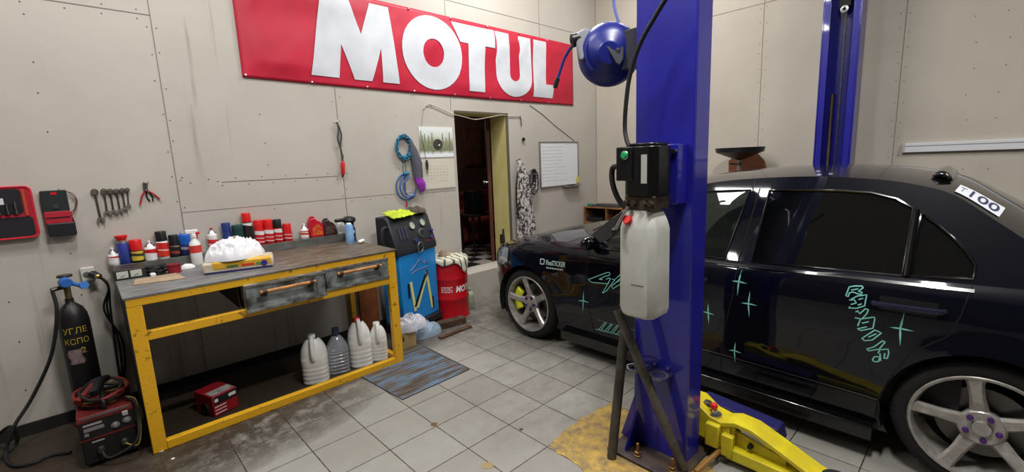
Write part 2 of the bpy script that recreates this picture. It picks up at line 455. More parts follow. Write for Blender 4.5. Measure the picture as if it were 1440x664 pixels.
# sofa, picture, dark cabinet in the annex
M_sofa = mat('red brown sofa cloth', (120, 44, 42), .85, 0, (84, 30, 32), 9, .5)
t = thing('sofa', 'red-brown upholstered sofa in the dark room beyond the doorway', 'sofa', (4.75, 5.45, .30))
obj('seat', MB().box((4.0, 5.15, .36), (5.6, 5.85, .58)), M_sofa, t, bevel=.05)
obj('seat_cushion', MB().box((4.02, 5.12, .58), (4.8, 5.8, .70)), mat('sofa cushion', (142, 60, 52), .85), t, bevel=.05)
obj('seat_cushion', MB().box((4.81, 5.12, .58), (5.58, 5.8, .70)), MATS['sofa cushion'], t, bevel=.05)
obj('backrest', MB().box((4.0, 5.8, .36), (5.6, 6.05, 1.05)), M_sofa, t, bevel=.06)
for x in (3.85, 5.6): obj('armrest', MB().box((x, 5.12, .36), (x+.15, 6.05, .85)), M_sofa, t, bevel=.05)
for x in (3.9, 5.65):
    for y in (5.2, 5.95): obj('leg', MB().lathe([(.001, 0), (.02, 0), (.028, .06), (.001, .06)], (x, y, .30), n=10), M_dwood, t)
p0 = V((AX0+2.35, AY1, 1.75))
t = thing('picture', 'framed dark picture hanging on the far wall of the dark room', 'picture', (5.15, AY1, 1.75))
obj('picture_frame', MB().box((4.95, AY1-.03, 1.45), (5.35, AY1, 2.1)), M_doorb, t, bevel=.006)
obj('print', MB().box((4.98, AY1-.034, 1.48), (5.32, AY1-.03, 2.07)), mat('dark print', (62, 50, 48), .4, 0, (110, 74, 60), 6, .6), t, smooth=0)
t = thing('side_table', 'small dark side table standing in front of the sofa in the dark room', 'table', (3.95, 4.9, .30))
obj('tabletop', MB().box((3.75, 4.75, .78), (4.15, 5.08, .81)), mat('dark table', (44, 34, 32), .5), t, bevel=.004)
for x in (3.78, 4.1):
    for y in (4.78, 5.03): obj('leg', MB().box((x, y, .30), (x+.025, y+.025, .78)), MATS['dark table'], t)
t = thing('speaker', 'black box speaker standing on the small dark side table', 'speaker', (3.95, 4.92, .81))
obj('cabinet', MB().box((3.83, 4.82, .81), (4.03, 5.02, 1.13)), M_black, t, bevel=.006)
for z, r in ((.91, .07), (1.05, .035)):
    obj('speaker_cone', MB().lathe([(r, 0), (r, -.006), (r*.8, -.004), (r*.3, .008), (.0005, .004)], (3.93, 4.82, z), (0, 1, 0), 18), M_rubber, t)

# ================================================================= BANNER
M_ban = mat('banner red', (196, 26, 58), .5, 0, (178, 22, 50), 2.5, .4)
M_banw = mat('banner white', (214, 216, 222), .5, 0, (196, 200, 208), 3, .4)
bx0, bx1, bz0, bz1 = .972, 4.81, 2.196, 2.945
def bdisp(x, z):
    s = .006*math.sin(x*7+z*5)+.005*math.sin(x*2.1-z*11)+.004*noise.noise(V((x*3, z*5, 1)))
    d = abs((x-z*.9) % .55-.27); s += .006*math.exp(-(d/.06)**2)*(.5+.5*noise.noise(V((x*1.5, z*2, 4))))
    e = min(x-bx0, bx1-x, z-bz0, bz1-z); k = max(0, min(1, e/.12))
    return D-.010-(s+.012)*k
def bfn(x, z, off=0):
    zz = z-.012*math.sin((x-bx0)/(bx1-bx0)*PI)*(1-(z-bz0)/(bz1-bz0))
    return (x, bdisp(x, z)-off, zz)
ban = thing('banner', 'long red vinyl banner with big white MOTUL letters nailed to the left wall', 'banner', ((bx0+bx1)/2, D-.005, bz0))
obj('banner_sheet', MB().grid(lambda u, v: bfn(bx0+(bx1-bx0)*u, bz0+(bz1-bz0)*v), 160, 34), M_ban, ban, solid=-.002)
mb = MB()
def L2(*pp):  # pixel outline onto the wall plane -> (x,z)
    out = []
    for px, py in pp:
        q = PY(px, py, D); out.append((q.x, q.z))
    return out
zb, zt = 2.262, 2.905
def P2(pp): return [(x, zb+(zt-zb)*v) for x, v in pp]
Mx = lambda u: 1.468+u*(2.262-1.468)
Mo = P2([(Mx(0), 0), (Mx(.29), 0), (Mx(.335), .42), (Mx(.46), 0), (Mx(.66), 0), (Mx(.79), .44), (Mx(.79), 0), (Mx(1.0), 0), (Mx(.93), 1), (Mx(.70), 1), (Mx(.565), .58), (Mx(.46), 1), (Mx(.17), 1)])
fill_to(mb, [Mo], lambda x, z: bfn(x, z, .005), .045, .045)
def ell(cx, cz, rx, rz, n=36, p=1): return [(cx+rx*math.cos(2*PI*i/n), cz+rz*math.sin(2*PI*i/n)) for i in range(n)]
oc = 2.655
fill_to(mb, [ell(oc, (zb+zt)/2-.005, .342, .335), ell(oc, (zb+zt)/2-.005, .118, .128, 20)], lambda x, z: bfn(x, z, .005), .045)
Tl, Tr_ = 2.89, 3.455
fill_to(mb, [P2([(Tl, 1), (Tr_, 1), (Tr_, .72), (3.32, .72), (3.29, 0), (3.075, 0), (3.09, .72), (2.985, .72)])], lambda x, z: bfn(x, z, .005), .045, .045)
ul, ur = 3.47, 4.02
Uo = [(ul, 1), (ul, .32)]+[((ul+ur)/2-(ur-ul)/2*math.cos(PI*i/14), .32-.35*math.sin(PI*i/14)) for i in range(1, 14)]+[(ur, .32), (ur, 1), (ur-.2, 1), (ur-.2, .33)]+[((ul+ur)/2+.073*math.cos(PI*i/8), .33-.1*math.sin(PI*i/8)) for i in range(1, 8)]+[(ul+.2, .33), (ul+.2, 1)]
fill_to(mb, [P2(Uo)], lambda x, z: bfn(x, z, .005), .045)
fill_to(mb, [P2([(4.07, 1), (4.29, 1), (4.27, .24), (4.42, .24), (4.39, 0), (4.035, 0)])], lambda x, z: bfn(x, z, .005), .045, .045)
obj('lettering', mb, M_banw, ban, smooth=60, label='white block letters reading MOTUL')
for i in range(9):
    for z in (bz0+.015, bz1-.015):
        x = bx0+.02+(bx1-bx0-.04)*i/8
        obj('nail', MB().lathe([(.0005, -.022), (.008, -.018), (.009, -.012), (.009, .0029)], (x, D-.003, z-(.010 if z < 2.5 and 0 < i < 8 else 0)), (0, 1, 0), 8), M_steel, ban)

# ================================================================= WORKBENCH
BT = .893; BF = 3.0276; BXL, BXR = .083, 1.638; BB = D-.004
bench = thing('workbench', 'long workbench with yellow steel frame and worn grey top against the left wall', 'workbench', ((BXL+BXR)/2, 3.44, 0))
M_top, N, L, b = node_mat('bench top')
tc = N.new('ShaderNodeTexCoord'); P = tc.outputs['Object']
sep = N.new('ShaderNodeSeparateXYZ'); L.new(P, sep.inputs[0])
n1 = noise_node(N, L, mapping(N, L, P, (3, 14, 3)), 2.2, 8, .7)
cA = ramp(N, L, n1, [(.35, (92, 92, 92)), (.65, (140, 141, 142))])
cB = ramp(N, L, n1, [(.35, (58, 46, 38)), (.5, (98, 86, 74)), (.68, (138, 128, 114))])
fx = ramp(N, L, math_node(N, L, 'ADD', sep.outputs[0], math_node(N, L, 'MULTIPLY', noise_node(N, L, P, 5), .35)), [(0, (0, 0, 0)), (.3, (1, 1, 1))])
L.new(mixc(N, L, fx, cA, cB), b.inputs['Base Color']); b.inputs['Roughness'].default_value = .45; b.inputs['Metallic'].default_value = .2
obj('tabletop', MB().box((BXL-.01, BF-.004, BT-.012), (BXR+.01, BB, BT+.002)), M_top, bench, bevel=.002)
yl = .065
obj('top_rail', MB().box((BXL, BF, BT-.055), (BXR, BF+.04, BT-.012)), M_yellow, bench, bevel=.003)
obj('middle_rail', MB().box((BXL+yl, BF+.002, .640), (BXR-yl, BF+.04, .690)), M_yellow, bench, bevel=.003)
obj('bottom_rail', MB().box((BXL+yl, BF+.002, .0), (BXR-yl, BF+.045, .05)), M_yellow, bench, bevel=.003)
for x in (BXL, BXR-yl):
    obj('leg', MB().box((x, BF+.001, 0), (x+yl, BF+.045, BT-.055)), M_yellow, bench, bevel=.003)
for x in (BXL, BXR-yl):
    obj('leg', MB().box((x+.01, BB-.06, 0), (x+.05, BB-.02, BT-.012)), M_yellow, bench, bevel=.003)
obj('side_rail', MB().box((BXR-.045, BF+.045, BT-.06), (BXR-.01, BB-.06, BT-.013)), M_yellow, bench, bevel=.003)
obj('side_rail', MB().box((BXR-.045, BF+.045, 0), (BXR-.01, BB-.06, .045)), M_yellow, bench, bevel=.003)
obj('side_panel', MB().box((BXL+.003, BF+.045, .0), (BXL+.012, BB-.02, BT-.013)), mat('dark side panel', (15, 13, 13), .7), bench, smooth=0)
obj('rear_panel', MB().box((1.16, BB-.018, .02), (1.57, BB-.008, BT-.2)), mat('brown board', (150, 92, 52), .7), bench, smooth=0) if False else None
M_ledge = mat('ledge grey', (118, 122, 120), .55, .2, (84, 82, 76), 7, .4)
obj('rear_ledge', MB().box((BXL, 3.775, BT+.002), (BXR, BB, .955)), M_ledge, bench, bevel=.002)
# drawers
M_drw = mat('drawer steel', (162, 172, 174), .5, .3, (62, 60, 54), 9, .5)
for (xa, xb, yo, za, zb_) in ((.62, 1.085, -.05, .682, .842), (1.11, 1.568, -.004, .695, .842)):
    dr = obj('drawer', MB().box((xa, BF+yo, za), (xb, BF+yo+.5, zb_)), M_drw, bench, bevel=.004, label='grey blue steel drawer with a wooden dowel handle')
    obj('drawer_edge', MB().box((xa-.006, BF+yo-.006, zb_-.012), (xb+.006, BF+yo+.006, zb_+.002)).box((xa-.006, BF+yo-.006, za-.004), (xb+.006, BF+yo+.006, za+.012)).box((xb-.06, BF+yo-.003, za), (xb-.052, BF+yo+.001, zb_)), mat('drawer rim', (150, 156, 154), .45, .4, (84, 78, 70), 14, .5), dr)
    hx0, hx1 = xa+.09, xb-.10; hz = zb_-.035 if yo > -.01 else zb_-.042
    h = obj('handle', MB().tube([(hx0-.025, BF+yo-.045, hz), (hx1+.025, BF+yo-.045, hz)], .0105, 12), mat('dowel wood', (196, 140, 78), .5, 0, (150, 96, 50), 12, .4), dr, label='round wooden dowel handle')
    for hx in (hx0, hx1):
        obj('bracket', MB().box((hx-.014, BF+yo-.034, hz-.03), (hx+.014, BF+yo-.001, hz-.002)).tube([(hx-.012, BF+yo-.045, hz), (hx+.012, BF+yo-.045, hz)], .0135, 10), mat('rusty bracket', (92, 66, 50), .6, .5, (60, 44, 34), 30, .4), h)
# drawer housing
for x in (.60, 1.096): obj('drawer_housing', MB().box((x, BF+.06, .69), (x+.004, BB-.1, .88)), mat('housing', (60, 60, 58), .6, .3), bench, smooth=0)

# ================================================================= CANS ON THE LEDGE
ZL = .955; CY = 3.811
M_gold = mat('can silver', (178, 178, 180), .3, .9)
def lab(name, bg, fg, z0, h, bands):
    """label material with bands by height (object z, base of the can at 0): bands [(frac, rgb)]"""
    m, N, L, b = node_mat(name)
    tc = N.new('ShaderNodeTexCoord'); P = tc.outputs['Object']; sep = N.new('ShaderNodeSeparateXYZ'); L.new(P, sep.inputs[0])
    ang = math_node(N, L, 'MULTIPLY', sep.outputs[0], 6.0)
    zz = math_node(N, L, 'ADD', math_node(N, L, 'DIVIDE', sep.outputs[2], h), math_node(N, L, 'MULTIPLY', ang, .18))
    r = N.new('ShaderNodeValToRGB'); r.color_ramp.interpolation = 'CONSTANT'
    while len(r.color_ramp.elements) < len(bands): r.color_ramp.elements.new(.5)
    for e, (p, c) in zip(r.color_ramp.elements, bands): e.position = p; e.color = lin(c)
    L.new(zz, r.inputs['Fac'])
    L.new(r.outputs['Color'], b.inputs['Base Color'])
    b.inputs['Roughness'].default_value = .35
    return m
def spray_can(x, ztop, body_m, cap, cap_m, label, w=.066, nozzle=False, y=CY, zb_=ZL, group=None, label_m=None, name='spray_can', capr=.9):
    r = w/2; H = ztop-zb_
    t = thing(name, label, 'spray can', (x, y, zb_), group)
    hb = H-(.052 if cap == 'tall' else .035)
    prof = [(.0005, .002), (r*.9, 0), (r, .004), (r, hb-.018), (r*.94, hb-.014), (r*.8, hb-.004), (r*.5, hb)]
    obj('can_body', MB().lathe([(a, zb_+b_) for a, b_ in prof], (x, y, 0), n=20), body_m, t)
    if label_m: obj('can_label', MB().lathe([(r+.0006, zb_+.014), (r+.0006, zb_+hb-.022)], (x, y, 0), n=20), label_m, t)
    if cap == 'tall':
        c = capr*r
        obj('cap', MB().lathe([(c, zb_+hb-.016), (c, zb_+H-.004), (c*.93, zb_+H), (.0005, zb_+H)], (x, y, 0), n=20), cap_m, t)
    elif cap == 'dome':
        obj('valve_dome', MB().lathe([(r*.93, zb_+hb-.014), (r*.7, zb_+hb+.004), (r*.42, zb_+hb+.012), (r*.36, zb_+hb+.022), (.0005, zb_+hb+.022)], (x, y, 0), n=20), M_gold, t)
        obj('nozzle', MB().lathe([(r*.3, zb_+hb+.02), (r*.26, zb_+H), (.0005, zb_+H)], (x, y, 0), n=12), cap_m, t)
    elif cap == 'flare':
        obj('valve_dome', MB().lathe([(r*.93, zb_+hb-.014), (r*.85, zb_+hb), (r*.6, zb_+hb+.006)], (x, y, 0), n=20), M_gold, t)
        obj('cap', MB().lathe([(r*.6, zb_+hb-.004), (r*.8, zb_+hb+.008), (r*1.12, zb_+H-.006), (r*1.1, zb_+H), (r*.6, zb_+H-.008), (.0005, zb_+H-.01)], (x, y, 0), n=20), cap_m, t)
    return t
def cx_(px, py=350): return PY(px, py, CY).x
def cz_(px, py): return PY(px, py, CY).z
WHT, REDC, DRK = (222, 220, 218), (196, 28, 34), (36, 30, 32)
lab1 = lab('label red swoosh', 0, 0, 0, .12, [(0, WHT), (.42, REDC), (.86, WHT)])
lab2 = lab('label yellow', 0, 0, 0, .12, [(0, (206, 178, 60)), (.35, (62, 56, 44)), (.5, (206, 178, 60)), (.72, (40, 34, 30))])
lab3 = lab('label red block', 0, 0, 0, .14, [(0, DRK), (.12, (206, 54, 36)), (.4, (226, 196, 188)), (.46, (206, 40, 36)), (.78, WHT)])
lab4 = lab('label dark', 0, 0, 0, .13, [(0, DRK), (.2, (150, 60, 52)), (.32, DRK), (.55, (170, 130, 110)), (.75, DRK)])
lab5 = lab('label blue', 0, 0, 0, .12, [(0, (30, 40, 84)), (.35, (150, 150, 160)), (.5, (40, 60, 120)), (.62, (176, 160, 140)), (.8, (40, 60, 120))])
lab6 = lab('label red white lines', 0, 0, 0, .12, [(0, (170, 26, 32)), (.18, (214, 196, 196)), (.24, (196, 28, 36)), (.42, (214, 190, 190)), (.47, (196, 28, 36)), (.66, WHT), (.9, (196, 28, 36))])
lab7 = lab('label white red', 0, 0, 0, .11, [(0, WHT), (.3, (206, 60, 40)), (.45, WHT), (.52, (196, 40, 40)), (.8, WHT)])
M_capred = mat('cap red', (206, 28, 30), .35); M_capblk = mat('cap black', (26, 26, 30), .4); M_capblue = mat('cap blue', (34, 96, 196), .4); M_capnavy = mat('cap navy', (34, 52, 116), .4)
M_bluecan = mat('blue violet can', (62, 62, 160), .35, 0, (44, 66, 130), 30, .5)
grp = 'cans on the ledge of the workbench'
C1 = spray_can(cx_(157.5), cz_(157, 348), M_white, 'dome', M_white, 'red and white can with silver dome, leftmost on the ledge', .056, label_m=lab1)
spray_can(cx_(173), cz_(173, 331), M_bluecan, 'flare', M_capred, 'blue violet can with flared red cap, second from the left on the ledge', .06)
spray_can(cx_(191.5), cz_(191, 337), M_black, 'tall', M_capred, 'red capped can with black and yellow label near the left end of the ledge', .066, label_m=lab2, capr=1.02)
spray_can(cx_(211), cz_(211, 338), M_white, 'dome', M_white, 'white can with red swoosh and bare nozzle beside the yellow labelled can', .068, label_m=lab1)
spray_can(cx_(229), cz_(228, 325), M_white, 'tall', M_capblk, 'tall black capped can with white shoulder and red label', .066, label_m=lab3, capr=.95)
spray_can(cx_(246), cz_(246, 330), M_black, 'tall', M_capblk, 'all black can between the tall black capped can and the blue capped can', .058, label_m=lab4, capr=.96)
spray_can(cx_(262), cz_(261, 329), mat('navy can', (30, 40, 90), .35), 'tall', M_capblue, 'can with bright blue cap on the ledge left of the trigger spray bottle', .066, label_m=lab5, capr=1.02)
# trigger bottle standing on the bench top, in front of the ledge
tx, ty = PZ(281, 376, BT+.002).x+.01, 3.715
t = thing('spray_bottle', 'white trigger spray bottle with red label left of the plastic bag', 'spray bottle', (tx, ty, BT+.002))
zb_ = BT+.002
obj('bottle', MB().lathe([(.0005, zb_), (.032, zb_), (.035, zb_+.006), (.035, zb_+.13), (.03, zb_+.155), (.014, zb_+.175), (.013, zb_+.195), (.0005, zb_+.195)], (tx, ty, 0), n=20), M_white, t)
obj('bottle_label', MB().lathe([(.0356, zb_+.085), (.0356, zb_+.135)], (tx, ty, 0), n=20), mat('label coral', (206, 60, 56), .4), t)
obj('spray_head', MB().box((tx-.045, ty-.011, zb_+.215), (tx+.028, ty+.011, zb_+.243)).lathe([(.017, zb_+.188), (.017, zb_+.215), (.0005, zb_+.215)], (tx, ty, 0), n=14), M_white, t, bevel=.005)
obj('trigger', MB().box((tx+.012, ty-.005, zb_+.18), (tx+.024, ty+.005, zb_+.216)).box((tx+.012, ty-.012, zb_+.208), (tx+.036, ty+.012, zb_+.226)), M_capred, t, bevel=.003)
spray_can(cx_(301), cz_(300, 320), M_white, 'dome', M_capred, 'white can with red lettering and red nozzle behind the plastic bag', .062, label_m=lab7)
spray_can(cx_(322), cz_(321, 313), M_capnavy, 'tall', M_capnavy, 'navy blue can with navy cap behind the plastic bag', .058, capr=1.0)
# teal tin behind the bag
xx = cx_(338); t = thing('tin', 'low dark teal round tin behind the plastic bag', 'tin', (xx, CY, ZL))
obj('tin_body', MB().lathe([(.0005, ZL), (.0375, ZL), (.0375, ZL+.16), (.0005, ZL+.16)], (xx, CY, 0), n=22), mat('teal tin', (30, 62, 62), .4), t, bevel=.002)
obj('lid', MB().lathe([(.0381, ZL+.15), (.0381, ZL+.17), (.034, ZL+.173), (.0005, ZL+.171)], (xx, CY, 0), n=22), mat('teal lid', (38, 78, 76), .4), t)
spray_can(cx_(352), cz_(352, 299), M_black, 'tall', M_capred, 'tallest can on the ledge, red cap over a white and black body', .064, label_m=lab('label wht dark', 0, 0, 0, .2, [(0, DRK), (.55, DRK), (.8, WHT)]), capr=.95)
for px, pt, w, capm, lb in ((367.5, 309, .07, M_capred, 'red can with red cap, first of the three right of the tallest can'), (381, 308, .07, M_capred, 'red can with red cap left of the black capped red can'), (394, 308, .066, M_capblk, 'red and white lined can with black cap on the ledge'), (407, 314, .066, M_capred, 'shorter red can with red cap, rightmost of the red row')):
    spray_can(cx_(px), cz_(px, pt), M_can_red, 'tall', capm, lb, w-.004, label_m=lab6, capr=.98)
spray_can(cx_(431), cz_(431, 314), M_white, 'dome', M_white, 'white can with orange red bands beside the red oil jug', .064, label_m=lab7)
# red oil jug
def jug_flat(x, y, z, w, d, h, m, neck, nm, parent, lean=0):
    prof = [(0, 0), (w, 0), (w, h*.55), (w*.8, h*.74), (w*.5, h*.84), (w*.5, h*.93), (w*.12, h*.93), (w*.08, h*.8), (0, h*.7)]
    return obj(nm, MB().prism(prof, lambda u, v, t_: (x+u, y+t_, z+v), 0, d), m, parent, bevel=.008)
jx = cx_(437); t = thing('oil_jug', 'red plastic oil jug with orange label on the ledge', 'jug', (jx+.05, CY, ZL)); 
jw, jh = .112, cz_(445, 304)-ZL
jug_flat(jx, CY-.033, ZL, jw, .066, jh, mat('jug red', (190, 20, 44), .35), 0, 'jug_body', t)
obj('cap', MB().lathe([(.019, ZL+jh*.9), (.019, ZL+jh), (.0005, ZL+jh)], (jx+jw*.31, CY, 0), n=16), mat('cap crimson', (170, 16, 36), .4), t)
obj('jug_label', MB().prism([(.02, .02), (.10, .02), (.10, .075), (.06, .115), (.02, .075)], lambda u, v, t_: (jx+u, CY-.0335-t_, ZL+v), 0, .0012), mat('orange flame label', (226, 130, 50), .4, 0, (180, 40, 30), 25, .5), t, smooth=0)
jx = cx_(457); t = thing('oil_jug', 'dark brown plastic oil jug right of the red jug', 'jug', (jx+.05, CY, ZL)); jw, jh = .1, cz_(462, 307)-ZL
jug_flat(jx, CY-.033, ZL, jw, .066, jh, mat('jug brown', (62, 40, 40), .35), 0, 'jug_body', t)
obj('cap', MB().lathe([(.018, ZL+jh*.9), (.018, ZL+jh), (.0005, ZL+jh)], (jx+jw*.31, CY, 0), n=16), mat('cap umber', (46, 30, 32), .4), t)
obj('jug_label', MB().prism([(.012, .02), (.088, .02), (.088, .08), (.012, .08)], lambda u, v, t_: (jx+u, CY-.0335-t_, ZL+v), 0, .0012), mat('brown label', (104, 72, 64), .5, 0, (60, 40, 40), 30, .5), t, smooth=0)
jx = cx_(476); t = thing('oil_jug', 'small translucent white jug between brown jug and air gun', 'jug', (jx+.035, CY, ZL)); jw, jh = .065, cz_(480, 312)-ZL
jug_flat(jx, CY-.03, ZL, jw, .06, jh, mat('jug milky', (190, 190, 188), .4), 0, 'jug_body', t)
obj('cap', MB().lathe([(.013, ZL+jh*.9), (.013, ZL+jh), (.0005, ZL+jh)], (jx+jw*.31, CY, 0), n=14), M_white, t)

# air gun, blue can, tape rolls on the bench's right end
zt_ = BT+.002
gx, gy = 1.60, 3.70
t = thing('polisher', 'black power tool standing upright behind the blue can', 'power tool', (gx, gy, zt_))
obj('tool_body', MB().lathe([(.0005, zt_), (.04, zt_), (.042, zt_+.02), (.036, zt_+.14), (.04, zt_+.165), (.0005, zt_+.17)], (gx, gy, 0), n=18), mat('tool brown black', (44, 34, 30), .45), t)
obj('tool_head', MB().lathe([(.0005, zt_+.165), (.05, zt_+.165), (.058, zt_+.18), (.05, zt_+.2), (.02, zt_+.212), (.0005, zt_+.212)], (gx, gy, 0), n=20), M_black, t)
obj('handle', MB().tube([(gx, gy, zt_+.185), (gx-.07, gy-.02, zt_+.19), (gx-.13, gy-.04, zt_+.19)], [.018, .016, .014], 10), M_black, t)
g2 = PZ(495, 342.5, zt_); 
t = thing('spray_can', 'pale blue spray can standing on the bench top near its right end', 'spray can', (g2.x, g2.y+.03, zt_))
gh = PY(495, 313, g2.y+.03).z-zt_; 
obj('can_body', MB().lathe([(.0005, zt_), (.031, zt_), (.033, zt_+.004), (.033, zt_+gh-.03), (.027, zt_+gh-.012), (.018, zt_+gh-.01)], (g2.x, g2.y+.03, 0), n=22), mat('pale blue can', (84, 142, 206), .3, 0, (150, 190, 226), 16, .4), t)
obj('cap', MB().lathe([(.02, zt_+gh-.016), (.02, zt_+gh-.003), (.016, zt_+gh), (.0005, zt_+gh)], (g2.x, g2.y+.03, 0), n=18), M_white, t)
for (dx, dy, lb, c1) in ((.055, .02, 'small blue can with white round emblem right of the pale blue can', (36, 62, 96)),):
    xx, yy = g2.x+dx, g2.y+dy+.08
    t = thing('paint_tin', lb, 'tin', (xx, yy, zt_))
    obj('tin_body', MB().lathe([(.0005, zt_), (.028, zt_), (.028, zt_+.12), (.0005, zt_+.12)], (xx, yy, 0), n=20), mat('tin navy', c1, .35), t)
    obj('emblem', MB().lathe([(.0005, 0), (.017, 0), (.017, .003), (.0005, .003)], (xx-.009, yy-.028, zt_+.085), (-.3, -1, 0), 16), M_white, t)
xx, yy = g2.x+.04, g2.y+.23
t = thing('tape_roll', 'roll of white tape standing on edge at the right end of the bench', 'tape', (xx, yy, zt_))
axd = V((-.4, -1, 0)).normalized()
for nm, pr, mm in (('tape', [(.018, -.02), (.038, -.02), (.04, -.015), (.04, .015), (.038, .02), (.018, .02)], M_white), ('core', [(.0185, -.021), (.0185, .021), (.014, .021), (.014, -.021), (.0185, -.021)], mat('core dark', (60, 52, 48), .8))):
    obj(nm, MB().lathe(pr, (xx, yy, zt_+.04), tuple(axd), 22), mm, t)
for dx, dy, lb in ((.045, -.06, 'left'), (.078, -.03, 'right')):
    xx, yy = g2.x+dx, g2.y+dy
    tag(obj('white_knob', MB().sphere((xx, yy, zt_+.015), .02, 8, (1, 1, .72)), M_white, origin=(xx, yy, zt_)), 'small white plastic knob at the right end of the bench, %s of the pair' % lb, 'knob')

# ---- left end: meter box, black tangle, red cup, board scrap
def rotbox(mbx, c, sx_, sy_, z0, z1, rz):
    return mbx.box((c[0]-sx_/2, c[1]-sy_/2, z0), (c[0]+sx_/2, c[1]+sy_/2, z1), rz, (c[0], c[1], 0))
cc = (.148, 3.655)
t = thing('power_supply', 'flat black box with two small white gauges at the left end of the bench', 'power supply', (cc[0], cc[1], zt_))
obj('case', rotbox(MB(), cc, .16, .20, zt_, zt_+.062, 0), mat('black case', (38, 34, 34), .5, 0, (54, 46, 44), 20, .5), t, bevel=.004)
for dx in (-.04, .025):
    g = obj('gauge', MB().box((cc[0]+dx-.027, cc[1]-.104, zt_+.012), (cc[0]+dx+.027, cc[1]-.1, zt_+.052)), mat('gauge face', (188, 190, 182), .4), t, bevel=.001)
    obj('needle', MB().tube([(cc[0]+dx-.01, cc[1]-.1048, zt_+.02), (cc[0]+dx+.012, cc[1]-.1048, zt_+.03)], .0015, 6), M_black, g)
def crumple(cx, cy, z0, rx, ry, h, seed, n=26, pw=.6, rough=.25, fr=9, cap=9):
    mb = MB()
    def fn(u, v):
        a = 2*PI*u; r = v
        x = cx+rx*r*math.cos(a)*(1+.14*noise.noise(V((math.cos(a)*1.2, math.sin(a)*1.2, seed)))); y = cy+ry*r*math.sin(a)*(1+.14*noise.noise(V((math.cos(a)*1.2, math.sin(a)*1.2, seed+5))))
        base = (max(0, 1-r**2.2))**pw
        k = 1+rough*noise.fractal(V((x*fr*3, y*fr*3, seed)), 1, 2.2, 4)+rough*.8*abs(noise.noise(V((x*fr*5, y*fr*5, seed+2))))
        k = .5+.75*k/(.25+k) if cap < 9 else k
        return (x, y, z0+.001+h*base*k)
    mb.grid(fn, n*2, n)
    return mb
def film(cx, cy, z0, rx, ry, h, seed, n=44):
    mb = MB()
    def rid(x, y, s_): return 1-abs(noise.noise(V((x*s_, y*s_, seed))))*2.2
    def fn(u, v):
        a = 2*PI*u; r = v
        x = cx+rx*r*math.cos(a)*(1+.22*noise.noise(V((math.cos(a)*1.5, math.sin(a)*1.5, seed)))); y = cy+ry*r*math.sin(a)*(1+.22*noise.noise(V((math.cos(a)*1.5, math.sin(a)*1.5, seed+5))))
        k = .62+.24*rid(x, y, 13)+.13*rid(x+3, y, 31)+.07*rid(x, y+3, 70)
        e = min(1, (1-r)*5)
        x += .012*e*noise.noise(V((x*30, y*30, seed+1))); y += .012*e*noise.noise(V((x*30, y*30, seed+3)))
        return (x, y, z0+.001+max(0, h*(max(0, 1-r**2.4))**.55*k))
    return mb.grid(fn, n*2, n)
t = thing('cable_tangle', 'tangle of black cable between the gauge box and the red cup', 'cable', (.275, 3.56, zt_))
mb = MB()
for k in range(5):
    pts = []
    for i in range(14):
        a = i*.9+k*1.3; r = .02+.022*random.random()
        pts.append((.275+r*math.cos(a)*1.4, 3.57+r*math.sin(a), zt_+.008+.011*k+.006*math.sin(i*1.7)))
    mb.tube(smooth_path(pts, 4), .0065, 7)
obj('cable', mb, M_rubber, t)
obj('plug', MB().box((.235, 3.50, zt_), (.262, 3.545, zt_+.022)), M_white, t, bevel=.005, label='white plug')
t = thing('drill_battery', 'dark red plastic cup with lid standing behind the board scrap', 'cup', (.36, 3.53, zt_))
obj('cup_body', MB().lathe([(.0005, zt_), (.034, zt_), (.037, zt_+.05), (.0005, zt_+.052)], (.36, 3.53, 0), n=18), mat('cup red', (138, 26, 44), .4), t)
obj('lid', MB().lathe([(.0385, zt_+.045), (.0385, zt_+.056), (.02, zt_+.062), (.0005, zt_+.062)], (.36, 3.53, 0), n=18), mat('lid red', (112, 20, 38), .4), t)
t['label'] = 'dark red plastic cup with lid standing behind the tan board scrap'; t.name = 'cup'
tag(obj('wrapper', crumple(.44, 3.62, zt_, .045, .03, .03, 3.1, 12), M_white, origin=(.44, 3.62, zt_)), 'crumpled white paper beside the dark red cup', 'paper')
q = [PZ(187, 401, zt_+.004), PZ(262, 391, zt_+.004), PZ(248, 384, zt_+.004), PZ(190, 393.5, zt_+.004)]
mb = MB(); mb.prism([(p.x, p.y) for p in q], lambda u, v, t_: (u, v, t_), zt_, zt_+.006)
tag(obj('board_scrap', mb, mat('tan board', (176, 156, 130), .7, 0, (150, 128, 104), 8, .4), origin=(.27, 3.4, zt_), bevel=.002), 'flat tan board scrap lying at the front left of the bench top', 'board')

# ---- yellow pack with plastic bag
A_ = PZ(285, 388, zt_); B_ = PZ(386, 375, zt_)
dx = (B_-A_).normalized(); dyv = V((-dx.y, dx.x, 0)); W_ = (B_-A_).length
def pk(u, v, z): return A_+dx*u+dyv*v+V((0, 0, z))
t = thing('towel_pack', 'yellow printed pack of paper towels under the white plastic bag', 'pack', tuple(pk(W_/2, .11, 0)))
mb = MB(); mb.add([pk(u, v, z) for z in (0, .07) for u, v in ((0, 0), (W_, 0), (W_, .2), (0, .2))], [(0, 3, 2, 1), (4, 5, 6, 7), (0, 1, 5, 4), (1, 2, 6, 5), (2, 3, 7, 6), (3, 0, 4, 7)])
obj('pack_body', mb, mat('pack wrap', (206, 196, 176), .35, 0, (188, 174, 150), 12, .5), t, bevel=.014)
def pbox(u0, u1, v0, v1, z0, z1): return MB().add([pk(u, v, z) for z in (z0, z1) for u, v in ((u0, v0), (u1, v0), (u1, v1), (u0, v1))], [(0, 3, 2, 1), (4, 5, 6, 7), (0, 1, 5, 4), (1, 2, 6, 5), (2, 3, 7, 6), (3, 0, 4, 7)])
